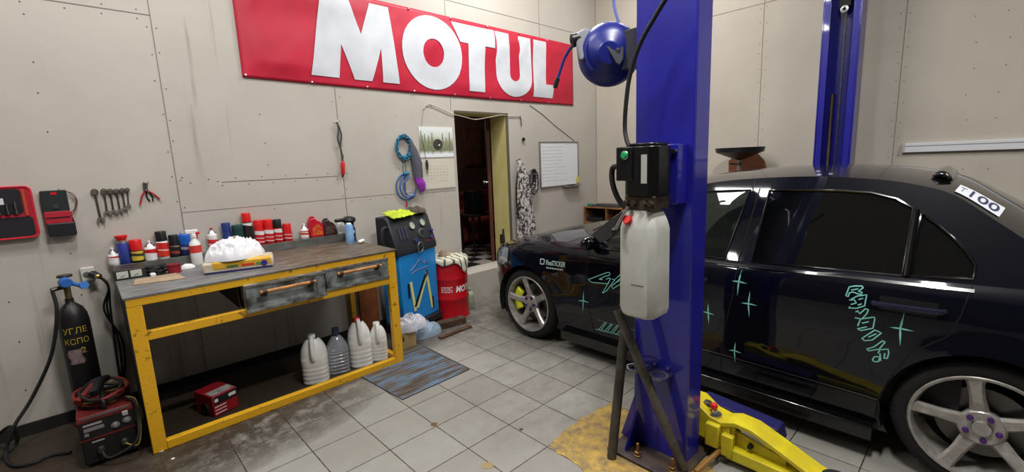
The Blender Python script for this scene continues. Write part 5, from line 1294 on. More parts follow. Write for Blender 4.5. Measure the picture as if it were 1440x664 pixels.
obj('motor_label', MB().box((1.7105, .985, 1.40), (1.7125, 1.012, 1.52)), mat('motor label', (186, 186, 180), .4), t, smooth=0)
cb2 = obj('control_box', MB().box((1.705, 1.05, 1.41), (1.79, 1.132, 1.555)), M_motor, t, bevel=.005)
obj('start_button', MB().lathe([(.017, .002), (.017, -.008), (.012, -.010), (.012, -.016), (.0005, -.016)], (1.705, 1.085, 1.52), (1, 0, 0), 18), mat('button green', (40, 170, 96), .35, emit=0), cb2)
obj('button_ring', MB().lathe([(.019, .002), (.019, -.006), (.017, -.008)], (1.705, 1.085, 1.52), (1, 0, 0), 18), M_steel, cb2)
M_valve = mat('valve block', (110, 100, 84), .4, .7, (70, 62, 52), 20, .4)
obj('valve_block', MB().box((1.725, .955, 1.285), (1.86, 1.10, 1.345)), M_valve, t, bevel=.004)
for y in (.97, 1.0, 1.05, 1.085): obj('fitting', MB().lathe([(.0005, -.022), (.012, -.022), (.014, -.01), (.014, 0)], (1.725, y, 1.315), (1, 0, 0), 6), M_valve, t)
# tank: tapered shoulder, chamfered corners, bottom chamfer toward the right
mb = MB(); rings = []
def oct_ring(hx, hy, ch, z, tilt=0):
    p = [(hx-ch, -hy), (hx, -hy+ch), (hx, hy-ch), (hx-ch, hy), (-hx+ch, hy), (-hx, hy-ch), (-hx, -hy+ch), (-hx+ch, -hy)]
    return [(1.785+u, 1.035+v, z+tilt*v) for u, v in p]
lv = [(.055, .055, .018, 1.286), (.062, .066, .02, 1.272), (.076, .080, .025, 1.235), (.084, .088, .027, 1.20), (.085, .090, .027, .835), (.08, .084, .027, .812), (.066, .07, .025, .80)]
vs = []; 
for h_ in lv: vs += oct_ring(*h_)
fs = [tuple(range(8)), tuple((len(lv)-1)*8+j for j in range(8))[::-1]]
for i in range(len(lv)-1):
    for j in range(8): fs.append((i*8+j, (i+1)*8+j, (i+1)*8+(j+1) % 8, i*8+(j+1) % 8))
mb.add(vs, fs)
tk = obj('oil_tank', mb, M_tank, t, bevel=.006, smooth=30)
obj('filler_cap', MB().lathe([(.019, .012), (.021, -.012), (.018, -.02), (.0005, -.02)], (1.712, 1.072, 1.238), (.9, 0, -.45), 16), M_capred, tk, label='red filler cap')
obj('level_line', MB().box((1.6985, .99, .955), (1.7005, 1.05, .958)), mat('level line', (90, 88, 84), .6), tk, smooth=0)
obj('release_lever', MB().tube([(1.705, 1.07, 1.30), (1.68, 1.095, 1.24), (1.665, 1.11, 1.20)], .006, 8), M_steel, t)
obj('lever_knob', MB().sphere((1.662, 1.114, 1.195), .014, 8), M_black, t)
for y in (.935, .945): obj('mount_bolt', MB().lathe([(.0005, -.012), (.008, -.012), (.008, 0)], (1.86, y, 1.53), (1, 0, 0), 8), M_steel, t)
pts = [V((1.76, 1.10, 1.552))]+[PX(px, py, 1.79) for px, py in ((879, 185), (880, 150), (886, 105), (900, 62), (922, 22), (940, -8), (962, -50))]
obj('power_cable', MB().tube(smooth_path(pts, 6), .0095, 10), M_rubber, t, label='black cable rising from the motor')
pts = [V((1.74, 1.13, 1.47))]+[PX(px, py, 1.76) for px, py in ((862, 236), (861, 255), (868, 277), (879, 291))]+[V((1.74, 1.09, 1.32))]
obj('oil_hose', MB().tube(smooth_path(pts, 6), .0125, 10), M_rubber, t)
# cable reel
rc = PX(856, 77, 2.02); rax = V((-.80, -.58, -.10)).normalized(); rr = .155
t = thing('hose_reel', 'dark blue enclosed air hose reel on the side of the near lift column', 'hose reel', tuple(rc))
M_reel = mat('reel blue', (28, 36, 118), .35); M_reelg = mat('reel grey', (44, 46, 60), .45)
prof = [(.0005, .098), (.05, .096), (.058, .088), (.10, .076), (.135, .048), (.152, .012), (rr, -.012), (.148, -.04), (.12, -.07), (.0005, -.075)]
hs = obj('housing', MB().lathe(prof, tuple(rc), tuple(rax), 40), M_reel, t, smooth=30)
Fr = frame_from_axis(rax); 
def rlp(u, v, w): return rc+Rt*u*1.0+Up*v+rax*w
obj('hub_plate', MB().prism([(-.015, .03), (.035, .055), (.07, .055), (.07, -.03), (.05, -.065), (.03, -.05)], lambda u, v, t_: rlp(u, v, .086+t_), 0, .018), M_reelg, hs, bevel=.004)
obj('hub_screw', MB().lathe([(.012, .10), (.012, .108), (.0005, .11)], tuple(rlp(.04, .01, 0)), tuple(rax), 12), M_steel, hs)
obj('recess_ring', MB().tube([rlp(.115*math.cos(a*PI/20)-.0, .115*math.sin(a*PI/20), .060) for a in range(6, 26)], .004, 6), M_reel, hs)
gd = obj('hose_guide', MB().prism([(-.17, .10), (-.12, .13), (-.085, .125), (-.10, .0), (-.13, -.04), (-.155, -.03)], lambda u, v, t_: rlp(u, v, t_), -.03, .035), mat('guide grey', (120, 122, 130), .45), t, bevel=.012)
obj('guide_mouth', MB().lathe([(.03, -.02), (.034, .02), (.026, .026), (.014, .026)], tuple(rlp(-.165, .075, .005)), tuple(-Rt*.9-Up*.25), 14), M_black, gd)
pts = [PX(px, py, 2.0) for px, py in ((812, 60), (803, 67), (794, 82), (787, 102), (784, 112))]
obj('air_hose', MB().tube(smooth_path(pts, 6), .0085, 8), mat('hose violet', (50, 56, 130), .35), t)
obj('hose_coupler', MB().tube([PX(785, 109, 2.0), PX(782, 117, 2.0), PX(780.5, 124, 2.0)], [.013, .015, .012], 10), M_dsteel, t)
pts = [PX(px, py, 2.05) for px, py in ((866, -30), (863, 0), (868, 25), (878, 48), (890, 80))]
obj('supply_tube', MB().tube(smooth_path(pts, 6), .0075, 8), mat('tube light blue', (104, 116, 190), .35), t)
obj('wall_bracket', MB().box((2.0, CY1-.002, rc.z-.09), (2.06, rc.y-.03, rc.z+.09)), M_reelg, t, bevel=.003)
# steel tubes leaning at the column
def pipe(a, b_, r, lb):
    t = thing('steel_tube', lb, 'steel tube', (a[0], a[1], 0), 'loose steel tubes at the near column')
    a, b_ = V(a), V(b_); d_ = (b_-a).normalized(); Lp = (b_-a).length
    obj('tube', MB().lathe([(r*.8, .0), (r, 0), (r, Lp), (r*.8, Lp), (r*.8, 0)], tuple(a), tuple(d_), 20), M_pipe, t)
    return t
tp1 = PX(884, 487, 1.905)
pipe((1.765, 1.198, .004), (1.905, 1.212, .655), .024, 'rusty steel tube leaning upright left of the blue column')
pipe((1.905, .885, .022), (1.80, 1.185, .78), .022, 'steel tube leaning diagonally across the blue column through the ring holder')

# far column
far = thing('lift_column', 'far blue lift column standing behind the car near the back wall', 'lift column', (5.05, 1.01, 0), 'two post car lift')
obj('column', channel(MB(), 4.96, 5.14, .868, 1.150, .015, HZ, .06, .012, -1), M_blue, far, bevel=.004)
obj('base_plate', MB().box((4.82, .83, 0), (5.28, 1.19, .018)), MATS['base plate'], far, bevel=.003)
obj('equalising_cable', MB().tube([(5.02, .99, .02), (5.02, .99, HZ-.05)], .006, 8), M_dsteel, far)
obj('cylinder', MB().lathe([(.0005, .1), (.028, .1), (.028, 1.3), (.016, 1.32), (.016, 2.0), (.0005, 2.0)], (5.08, 1.06, 0), n=16), M_wornb, far)
obj('carriage', MB().box((4.94, .90, .12), (5.06, 1.12, .62)), M_wornb, far, bevel=.004)
pl_ = PX(1187, 12, 4.98)
obj('pulley', MB().lathe([(.03, -.01), (.03, .01), (.012, .012), (.012, -.012), (.03, -.01)], (5.0, pl_.y, pl_.z), (1, .0, 0), 18), M_steel, far)
obj('pulley_block', MB().box((5.0, pl_.y-.045, pl_.z+.02), (5.08, pl_.y+.045, pl_.z+.2)), M_rubber, far, bevel=.004)
obj('arm', MB().prism([(.92, .05), (.92, .12), (.2, .10), (.2, .05)], lambda y, z, t_: (4.74+t_, y, z), 0, .10), M_arm, far, bevel=.005)
obj('arm_pivot', MB().box((4.78, .88, .05), (4.96, 1.12, .22)), M_arm, far, bevel=.005)

# ================================================================= BACK WALL
tr0, tr1 = PX(1270, 207, B-.03), PX(1440, 200, B-.03)
zt1 = 1.496
t = thing('cable_trunking', 'long white cable trunking fixed along the back wall above the car', 'trunking', (B, -.6, zt1-.018))
obj('trunking_body', MB().box((B-.035, -2.4, zt1-.045), (B, tr0.y, zt1+.035)), mat('trunking white', (214, 216, 220), .35), t, bevel=.004)
obj('cover_line', MB().box((B-.037, -2.4, zt1+.006), (B-.034, tr0.y-.01, zt1+.012)), mat('trunking line', (140, 142, 150), .4), t)
obj('end_cap', MB().box((B-.039, tr0.y-.012, zt1-.047), (B, tr0.y+.006, zt1+.037)), mat('end cap grey', (176, 174, 168), .5), t, bevel=.003)
# oil drainer funnel
f0 = PX(1008, 209, 4.98); f1 = PX(1075, 208, 4.98); fc = (4.98, (f0.y+f1.y)/2); fr = (f0.y-f1.y)/2
zf = f0.z
t = thing('oil_drainer', 'black wide oil drain funnel on a pole standing behind the car', 'oil drainer', (fc[0], fc[1], 0))
obj('funnel', MB().lathe([(.016, zf-.13), (.03, zf-.125), (fr*.55, zf-.085), (fr*.96, zf-.045), (fr, zf), (fr*.97, zf), (fr*.92, zf-.04), (.03, zf-.11), (.016, zf-.12)], (fc[0], fc[1], 0), n=36), M_black, t)
obj('funnel_pole', MB().lathe([(.0005, .3), (.016, .3), (.016, zf-.10), (.0005, zf-.10)], (fc[0], fc[1], 0), n=14), M_steel, t)
obj('valve', MB().lathe([(.0005, zf-.185), (.026, zf-.185), (.026, zf-.15), (.0005, zf-.15)], (fc[0], fc[1], 0), n=12).tube([(fc[0], fc[1], zf-.17), (fc[0]-.02, fc[1]+.09, zf-.165)], .009, 8), M_dsteel, t)
obj('drain_tank', MB().lathe([(.0005, .08), (.17, .08), (.19, .1), (.19, .5), (.16, .56), (.02, .58), (.0005, .58)], (fc[0], fc[1], 0), n=28), mat('tank dull red', (130, 40, 34), .45), t)
for a in (30, 150, 270): obj('caster', MB().lathe([(.0005, -.012), (.036, -.012), (.04, 0), (.036, .012), (.0005, .012)], (fc[0]+.14*math.cos(math.radians(a)), fc[1]+.14*math.sin(math.radians(a)), .04), (0, 1, 0), 14).tube([(fc[0]+.14*math.cos(math.radians(a)), fc[1]+.14*math.sin(math.radians(a)), .04), (fc[0]+.14*math.cos(math.radians(a)), fc[1]+.14*math.sin(math.radians(a)), .10)], .008, 6), M_rubber, t)
# brown board leaning behind the drainer
bb = [PX(px, py, B-.05) for px, py in ((1024, 245), (1024, 226), (1034, 219), (1064, 215), (1074, 226), (1080, 245))]
poly = [(p.y, p.z) for p in bb]; poly = [(poly[0][0], 0)]+poly+[(poly[-1][0], 0)]
tag(obj('leaning_board', MB().prism(poly, lambda y, z, t_: (B-.06+t_+.02*(z/1.5), y, z), 0, .018), mat('copper brown board', (140, 84, 56), .6, 0, (110, 64, 44), 4, .5), origin=(B-.05, poly[0][0], 0), smooth=0, bevel=.002), 'copper-brown board leaning on the back wall behind the drain funnel', 'board')
# wooden crate shelf in the corner
s0 = PX(821, 290, 5.02); s1 = PX(822, 313, 5.02)
zs1, zs0 = s0.z, s1.z; yA = D-.01; yB = yA-.62
t = thing('wooden_crate', 'open wooden crate standing on a cabinet in the far corner', 'crate', (5.12, (yA+yB)/2, zs0))
M_crate = mat('crate wood', (160, 116, 70), .65, 0, (120, 82, 48), 10, .4)
th = .018
for nm, lo, hi in (('bottom_board', (5.0, yB, zs0), (5.28, yA, zs0+th)), ('top_board', (5.0, yB, zs1-th), (5.28, yA, zs1)), ('side_board', (5.0, yA-th, zs0+th), (5.28, yA, zs1-th)), ('side_board', (5.0, yB, zs0+th), (5.28, yB+th, zs1-th)), ('divider', (5.0, (yA+yB)/2-.06, zs0+th), (5.28, (yA+yB)/2-.045, zs1-th)), ('back_board', (5.275, yB, zs0), (5.285, yA, zs1))):
    obj(nm, MB().box(lo, hi), M_crate if nm != 'back_board' else mat('crate back', (60, 46, 36), .8), t, bevel=.002)
t = thing('corner_cabinet', 'low dark cabinet in the far corner carrying the wooden crate', 'cabinet', (5.13, (yA+yB)/2, 0))
obj('cabinet_body', MB().box((5.0, yB-.02, .05), (5.29, yA, zs0-.02)), M_base, t, bevel=.003)
obj('cabinet_top', MB().box((4.985, yB-.03, zs0-.02), (5.295, yA, zs0)), M_dwood, t, bevel=.002)
for y in (yB, yA-.05): obj('foot', MB().box((5.02, y, 0), (5.26, y+.04, .05)), M_dwood, t)
obj('door', MB().box((4.992, yB, .07), (5.0, (yA+yB)/2-.005, zs0-.04)), mat('cabinet door', (70, 60, 52), .6), t, bevel=.002)
obj('door', MB().box((4.992, (yA+yB)/2+.005, .07), (5.0, yA-.02, zs0-.04)), MATS['cabinet door'], t, bevel=.002)
tg = tag(obj('parts_tray', MB().box((5.03, yB+.08, zs1), (5.22, yA-.1, zs1+.02)).box((5.05, yB+.1, zs1+.02), (5.2, yA-.16, zs1+.035)), mat('tray grey black', (58, 60, 62), .5), origin=(5.12, yA-.3, zs1), bevel=.004), 'flat dark grey toolbox lying on the wooden crate', 'toolbox')
tag(obj('green_lid', MB().lathe([(.0005, zs1), (.045, zs1), (.045, zs1+.035), (.0005, zs1+.035)], (5.06, yA-.075, 0), n=18), mat('lid green', (34, 110, 84), .5), origin=(5.06, yA-.075, zs1), bevel=.004), 'small green round lid at the left end of the wooden crate top', 'lid')
tag(obj('storage_box', MB().box((5.02, yB+.33, zs0+th), (5.2, yA-.03, zs0+th+.06)), M_rubber, origin=(5.1, yA-.15, zs0+th), bevel=.006), 'flat black box inside the open wooden crate', 'box')

# ================================================================= CAR
XC = 3.46; HW = .86; YF = 2.55; YR = -.45; LF = .86; LR = .59
RWY, FWY, WZc = -.075, 2.62, .305
car = thing('car', 'dark navy saloon car with turquoise stickers parked on the lift', 'car', (XC, 1.2, 0))
M_paint = mat('car paint', (5, 6, 18), .35, .0, None, coat=.9, spec=.05)
M_glass = mat('tinted glass', (9, 10, 11), .03, 0, None, coat=.0, alpha=1, spec=.7)
M_fglass = mat('clear dark glass', (70, 80, 76), .02, 0, None, trans=.92, ior=1.3)
M_trim = mat('gloss black trim', (10, 10, 12), .18, 0, None, coat=.5)
M_matte = mat('matte underbody', (8, 8, 9), .8)
# plan outline (left half), param t
pl = []
N1 = 60
for i in range(N1+1):
    th_ = PI/2*(1-i/N1)
    pl.append((HW*math.cos(th_)**(2/3.0) if th_ < PI/2-1e-6 else 0, YR-LR*math.sin(th_)**(2/2.6)))
for i in range(N1+1):
    th_ = PI/2*i/N1
    pl.append((HW*max(math.cos(th_), 0)**(2/2.9) if i < N1 else 0, YF+LF*math.sin(th_)**(2/2.2)))
# arc length, zero so that straight part equals y
S_ = [0]
for i in range(1, len(pl)): S_.append(S_[-1]+math.hypot(pl[i][0]-pl[i-1][0], pl[i][1]-pl[i-1][1]))
s_ref = S_[N1]; S_ = [s-s_ref+YR for s in S_]     # t = y at YR .. YF
TMIN, TMAX = S_[0], S_[-1]
import bisect
def plan(t):
    t = min(max(t, TMIN+1e-5), TMAX-1e-5); i = bisect.bisect_right(S_, t)-1; i = min(i, len(pl)-2)
    f = (t-S_[i])/(S_[i+1]-S_[i]+1e-12)
    h, y = pl[i][0]*(1-f)+pl[i+1][0]*f, pl[i][1]*(1-f)+pl[i+1][1]*f
    dh, dy = pl[i+1][0]-pl[i][0], pl[i+1][1]-pl[i][1]; l = math.hypot(dh, dy)+1e-12
    return h, y, dy/l, -dh/l     # outward normal in (h,y)
def interp(tab, t):
    if t <= tab[0][0]: return tab[0][1]
    for (a, va), (b_, vb) in zip(tab, tab[1:]):
        if t <= b_:
            f = (t-a)/(b_-a); f = f*f*(3-2*f) if False else f; return va+(vb-va)*f
    return tab[-1][1]
ZT = [(TMIN, .93), (-1.15, .935), (-.7, .945), (-.45, .94), (0, .925), (.9, .905), (1.95, .895), (2.3, .875), (2.6, .845), (2.85, .80), (3.05, .755), (3.3, .715), (TMAX, .69)]
def ztop(t): return interp(ZT, t)
def inset(t, z):
    dz = ztop(t)-z
    a = interp([(0, .06), (.012, .042), (.03, .028), (.06, .016), (.1, .008), (.16, .002), (.25, 0)], max(dz, 0))
    lo_ = interp([(.12, .06), (.2, .035), (.28, .018), (.36, .006), (.44, .0)], z)
    cr = -.004*math.exp(-((z-.62)/.05)**2)
    fl = 0
    for c_ in (RWY, FWY):
        d_ = math.hypot(t-c_, z-WZc)
        if z > .12: fl -= .010*math.exp(-((d_-.345)/.04)**2)
    return a+lo_+cr+fl
def side(t, z, off=0, sgn=-1):
    h, y, nh, ny = plan(t); k = off-inset(t, z)
    ends = 0
    return V((XC+sgn*max(h+nh*k, 0), y+ny*k, z))
ARC = .338
def zbot(t): return interp([(TMIN, .24), (-.9, .22), (-.5, .18), (0, .15), (2.2, .15), (2.95, .17), (3.2, .20), (TMAX, .21)], t)
poly = []
NT = 90
for i in range(NT+1):
    t_ = TMIN+(TMAX-TMIN)*i/NT; poly.append((t_, ztop(t_)))
bot = []
def arch(c_):
    a0 = math.asin((zbot(c_)-WZc)/ARC)
    return [(c_+ARC*math.cos(a0+(PI-2*a0)*k/26), WZc+ARC*math.sin(a0+(PI-2*a0)*k/26)) for k in range(27)]
t_ = TMAX
bot = [(TMAX-(TMAX-(FWY+ARC+.02))*i/12, zbot(TMAX-(TMAX-(FWY+ARC+.02))*i/12)) for i in range(13)]
bot += arch(FWY)
bot += [(FWY-ARC-.03-(FWY-RWY-2*ARC-.06)*i/20, zbot(1)) for i in range(21)]
bot += arch(RWY)
t2 = RWY-ARC-.02
bot += [(t2-(t2-TMIN)*i/10, zbot(t2-(t2-TMIN)*i/10)) for i in range(11)]
poly += bot
vo, tr = cdt_fill([poly], .045)
mb = MB()
mb.add([side(p.x, p.y) for p in vo], [f[::-1] for f in tr]); mb.add([side(p.x, p.y, 0, 1) for p in vo], tr)
# hood and boot decks joined to the sides
def deck(mb, t0, t1, n, crown, m=14):
    def fn(u, v):
        t_ = t0+(t1-t0)*u; a = side(t_, ztop(t_), 0, -1); b_ = side(t_, ztop(t_), 0, 1); w_ = (b_.x-a.x)/2
        uu = 2*v-1; p = a.lerp(b_, v); p.z += crown*(w_/.8)**1.2*(1-abs(uu)**2.6)
        return p
    return mb.grid(fn, n, m)
deck(mb, 1.93, TMAX, 40, .055); deck(mb, TMIN, -.40, 24, .04)
obj('body', mb, M_paint, car, smooth=50)
# bonnet shut lines and boot shut line
def ribbon(mb, pts, fn, w=.004, off=.0012):
    """flat ribbon on a surface: pts 2D, fn(u,v,off)->3D"""
    n = len(pts); L_ = []; R_ = []
    for i in range(n):
        a = V(pts[max(i-1, 0)]); b_ = V(pts[min(i+1, n-1)]); d_ = b_-a
        if d_.length < 1e-9: d_ = V((1, 0))
        d_.normalize(); nn_ = V((-d_.y, d_.x)); p = V(pts[i]); q = p+nn_*w/2; r_ = p-nn_*w/2
        L_.append(fn(q.x, q.y, off)); R_.append(fn(r_.x, r_.y, off))
    o = len(mb.v); mb.v += [V(p) for p in L_+R_]
    for i in range(n-1): mb.face((o+i, o+i+1, o+n+i+1, o+n+i))
    return mb
sf = lambda t_, z, off: side(t_, z, off)
sfr = lambda t_, z, off: side(t_, z, off, 1)
def sub(pts, k=8):
    out = []
    for a, b_ in zip(pts, pts[1:]):
        for i in range(k): out.append(tuple(V(a).lerp(V(b_), i/k)))
    out.append(tuple(pts[-1])); return out
M_gap = mat('shut line', (1, 1, 2), .9)
gaps = [sub([(.935, .90), (.95, .7), (.985, .5), (1.005, .33), (1.005, .20)]), sub([(.01, .92), (.03, .80), (.06, .70)]), sub([(.06, .70), (.17, .60), (.235, .45), (.27, .33), (.275, .22)]), sub([(1.97, .885), (1.985, .6), (1.96, .4), (1.93, .2)]), sub([(2.84, .80), (2.96, .60), (2.965, .45)])]
for g in gaps:
    for f_ in (sf, sfr): obj('shut_line', ribbon(MB(), g, f_, .005), M_gap, car, smooth=0)
# bright line along the sill and belt moulding
M_line = mat('sill line', (120, 122, 126), .25, .8)
for f_ in (sf, sfr):
    obj('sill_moulding', ribbon(MB(), sub([(.27, .325), (1.0, .335), (1.9, .34)], 12), f_, .005, .002), M_line, car)
    obj('belt_moulding', ribbon(MB(), sub([(.0, .905), (.9, .885), (1.9, .875)], 12), f_, .012, .004), M_trim, car)
# skirts
for sg in (-1, 1):
    obj('side_skirt', MB().prism([(.07, .105), (.07, .175), (.0, .19), (.0, .12)], lambda u, z, t_: (XC+sg*(.80+u*.9), t_, z), .28, 2.24), M_trim, car, bevel=.004)
mb = MB()
def lipf(u, v): 
    t_ = 2.99+(2*(TMAX-2.99))*u; sg = -1
    if t_ > TMAX: t_ = 2*TMAX-t_; sg = 1
    p = side(t_, .2, .012-.02*v, sg); p.z = .215-.075*v; return p
mb.grid(lipf, 40, 3)
obj('front_lip', mb, M_trim, car, solid=.012)
# greenhouse
def gx(z, sg=-1, off=0): return XC+sg*((XC-2.205-.5*z)+off*.9)
OUT = [(2.06, .885), (1.94, 1.0), (1.77, 1.135), (1.52, 1.245), (1.28, 1.315), (1.02, 1.352), (.66, 1.368), (.38, 1.352), (.22, 1.325), (.10, 1.283), (-.04, 1.18), (-.18, 1.075), (-.36, .965), (-.44, .92)]
OUTs = [(p.x, p.y) for p in smooth_path([(a, b_, 0) for a, b_ in OUT], 4)]
OUTs = [(p[0], p[1]) for p in OUTs]
base_edge = [(-.44, .89), (2.06, .87)]
WF = [(1.86, .915), (1.72, 1.07), (1.50, 1.195), (1.25, 1.275), (.965, 1.292), (1.02, .90)]
WR = [(.878, .905), (.862, 1.291), (.70, 1.297), (.53, 1.297), (.40, 1.288), (.30, 1.262), (.235, 1.222), (.236, .925)]
WQ = [(.205, 1.20), (.15, 1.16), (.09, 1.105), (.04, 1.05), (.008, 1.00), (.008, .945), (.205, .93)]
def gs(sg, off=0): return lambda y, z: V((gx(z, sg, off), y, z+(.0 if off == 0 else off*.4)))
mb = MB()
for sg in (-1, 1): fill_to(mb, [OUTs+base_edge, WF, WR, WQ], gs(sg), .08, .05, flip=(sg > 0))
# roof + pillars top strip
n_o = len(OUTs)
def crown_at(i):
    f = i/(n_o-1); 
    return interp([(0, .10), (.2, .09), (.36, .05), (.5, .042), (.66, .05), (.8, .075), (1, .07)], f)
def topP(i, u):
    i0 = int(min(max(i, 0), n_o-1.001)); f = i-i0
    a = V((OUTs[i0][0], OUTs[i0][1])).lerp(V(OUTs[i0+1]), f)
    d_ = (V(OUTs[i0+1])-V(OUTs[i0])).normalized(); i1 = min(i0+1, n_o-2)
    d2 = (V(OUTs[i1+1])-V(OUTs[i1])).normalized(); d_ = d_.lerp(d2, f).normalized()
    nr = V((-d_.y, d_.x)) if False else V((d_.y, -d_.x)); 
    if nr.y < 0 and abs(nr.y) > .2: nr = -nr
    xl = gx(a.y, -1); xr = gx(a.y, 1); x = (xl+xr)/2+(xr-xl)/2*u
    c_ = crown_at(i)*(1-abs(u)**2.4)
    return V((x, a.x+nr.x*c_, a.y+nr.y*c_))
iW = 4*4-1; iR = 4*8+1     # windscreen ends / rear screen starts
def strip(mb, i0, i1, u0, u1, nu, nv, off=0):
    def fn(a, b_):
        p = topP(i0+(i1-i0)*a, u0+(u1-u0)*b_)
        if off: p = p+V((0, 0, off))
        return p
    return mb.grid(fn, nu, nv)
strip(mb, iW-.5, iR+.5, -1, 1, 34, 24)
for u0, u1 in ((-1, -.93), (.93, 1)):
    strip(mb, 0, iW-.4, u0, u1, 18, 3); strip(mb, iR+.4, n_o-1.01, u0, u1, 18, 3)
obj('cabin_frame', mb, M_paint, car, smooth=50)
obj('windscreen', strip(MB(), 0, iW-.3, -.94, .94, 20, 20, -.003), M_fglass, car)
rwin = obj('rear_window', strip(MB(), iR+.3, n_o-1.02, -.94, .94, 20, 20, -.003), M_glass, car)
for sg in (-1, 1):
    mf = MB(); fill_to(mf, [[(y+ (0 if False else 0), z) for y, z in WF]], lambda y, z: V((gx(z, sg, -.008), y, z)), .2, .1); 
    obj('front_side_window', mf, M_fglass, car)
    mf = MB(); fill_to(mf, [WR], lambda y, z: V((gx(z, sg, -.008), y, z)), .2, .1); obj('rear_side_window', mf, M_glass, car)
    mf = MB(); fill_to(mf, [WQ], lambda y, z: V((gx(z, sg, -.008), y, z)), .2, .1); obj('quarter_window', mf, M_glass, car)
    mf = MB()
    for W_ in (WF, WR, WQ): mf.tube([V((gx(z, sg, .001), y, z)) for y, z in sub(W_+[W_[0]], 3)[:-1]], .006, 6, closed=True)
    obj('window_surround', mf, M_trim, car)
    mf = MB(); mf.tube([V((gx(z, sg, .003), y, z)) for y, z in ((.222, .925), (.222, 1.215))], .012, 8); obj('window_divider', mf, M_trim, car)
    # gloss seam of the door frames on the B pillar
    mf = MB(); mf.tube([V((gx(z, sg, .001), y, z)) for y, z in ((.945, .90), (.915, 1.30))], .004, 6); obj('pillar_gap', mf, M_gap, car)
    # roof drip line
    mf = MB(); mf.tube([V((gx(z, sg, .0), y, z-.012)) for y, z in OUTs[10:-10]], .004, 6); obj('roof_moulding', mf, M_trim, car)
    # door handles
    for t0, z0 in ((.20, .805), (1.22, .775)):
        hd = obj('door_handle', MB().tube(smooth_path([side(t0-.12, z0+.0, .006, sg), side(t0-.09, z0, .03, sg), side(t0+.09, z0-.006, .03, sg), side(t0+.12, z0-.008, .006, sg)], 5), [.013]*16, 8), mat('handle navy chrome', (52, 52, 74), .15, .6), car)
        obj('handle_cup', MB().grid(lambda u, v: side(t0-.10+.2*u, z0-.035+.065*v, .002+.0*(u), sg), 10, 5), M_gap, car)
    # mirror
    mc = V((XC+sg*.895, 1.93, .915))
    mm = obj('side_mirror', MB().sphere(tuple(mc), .08, 12, (1.0, .62, .66)), M_paint, car)
    obj('mirror_glass', MB().lathe([(.0005, 0), (.058, 0), (.058, .006)], (mc.x, mc.y-.036, mc.z), (0, -1, 0), 20, sx=1, sy=.62), mat('mirror glass', (60, 62, 66), .05, .9), mm)
    obj('mirror_stalk', MB().tube([(XC+sg*.79, 1.93, .885), (mc.x, mc.y, mc.z-.03)], [.028, .022], 8), M_paint, car)
    # headlight and tail light
    HL = [(2.86, .645), (2.87, .75), (2.96, .765), (3.10, .735), (3.26, .69), (3.28, .60), (3.12, .585), (2.95, .60)]
    mf = MB(); fill_to(mf, [HL], lambda t_, z: side(t_, z, .006, sg), .04, .03)
    hl = obj('headlight', mf, mat('headlight lens', (120, 130, 146), .1, .3, None, coat=1), car, label='pale headlight lens')
    mf = MB().lathe([(.0005, .0), (.04, .002), (.045, .006)], tuple(side(3.06, .67, .004, sg)), tuple((side(3.06, .67, .1, sg)-side(3.06, .67, 0, sg))), 16)
    obj('lamp_reflector', mf, M_steel, hl)
    TL = [(TMIN+.25, .62), (TMIN+.25, .84), (TMIN+.6, .86), (TMIN+.62, .70)]
    mf = MB(); fill_to(mf, [TL], lambda t_, z: side(t_, z, .005, sg), .05, .04)
    obj('tail_light', mf, mat('tail lens', (130, 14, 18), .1, 0, None, coat=1), car)
# grille, bumpers, plates
mf = MB()
for zz_ in (.56, .585, .61, .635): ribbon(mf, [(TMAX-.28+.56*i/20, zz_) for i in range(21)], lambda t_, z, off: side(t_, z, off) if t_ < TMAX else side(2*TMAX-t_, z, off, 1), .010, .004)
obj('grille', mf, M_trim, car)
mf = MB().grid(lambda u, v: (lambda t_: side(t_, .27+.11*v, .003) if t_ < TMAX else side(2*TMAX-t_, .27+.11*v, .003, 1))(TMAX-.4+.8*u), 20, 3)
obj('bumper_intake', mf, M_gap, car)
mf = MB().tube([side(TMAX-.5+.1*i if i <= 5 else TMAX-(i-5)*.1, .49, .004, -1 if i <= 5 else 1) for i in range(11)], .006, 6)
obj('bumper_line', mf, M_gap, car)
# wiper cowl
obj('wiper', MB().tube(smooth_path([(XC-.60, 2.10, .955), (XC-.3, 2.12, .985), (XC+.1, 2.10, 1.0)], 6), .007, 6).tube(smooth_path([(XC+.1, 2.14, .965), (XC+.35, 2.13, .985), (XC+.6, 2.08, .97)], 6), .007, 6), M_black, car)
obj('cowl_panel', MB().grid(lambda u, v: (lambda p: V((p.x, p.y+.0, p.z+.004)))(side(1.93+.14*v, ztop(1.93+.14*v), 0, -1).lerp(side(1.93+.14*v, ztop(1.93+.14*v), 0, 1), .04+.92*u)+V((0, 0, .055*(1-abs(2*(.04+.92*u)-1)**2.6)))), 20, 3), M_matte, car)
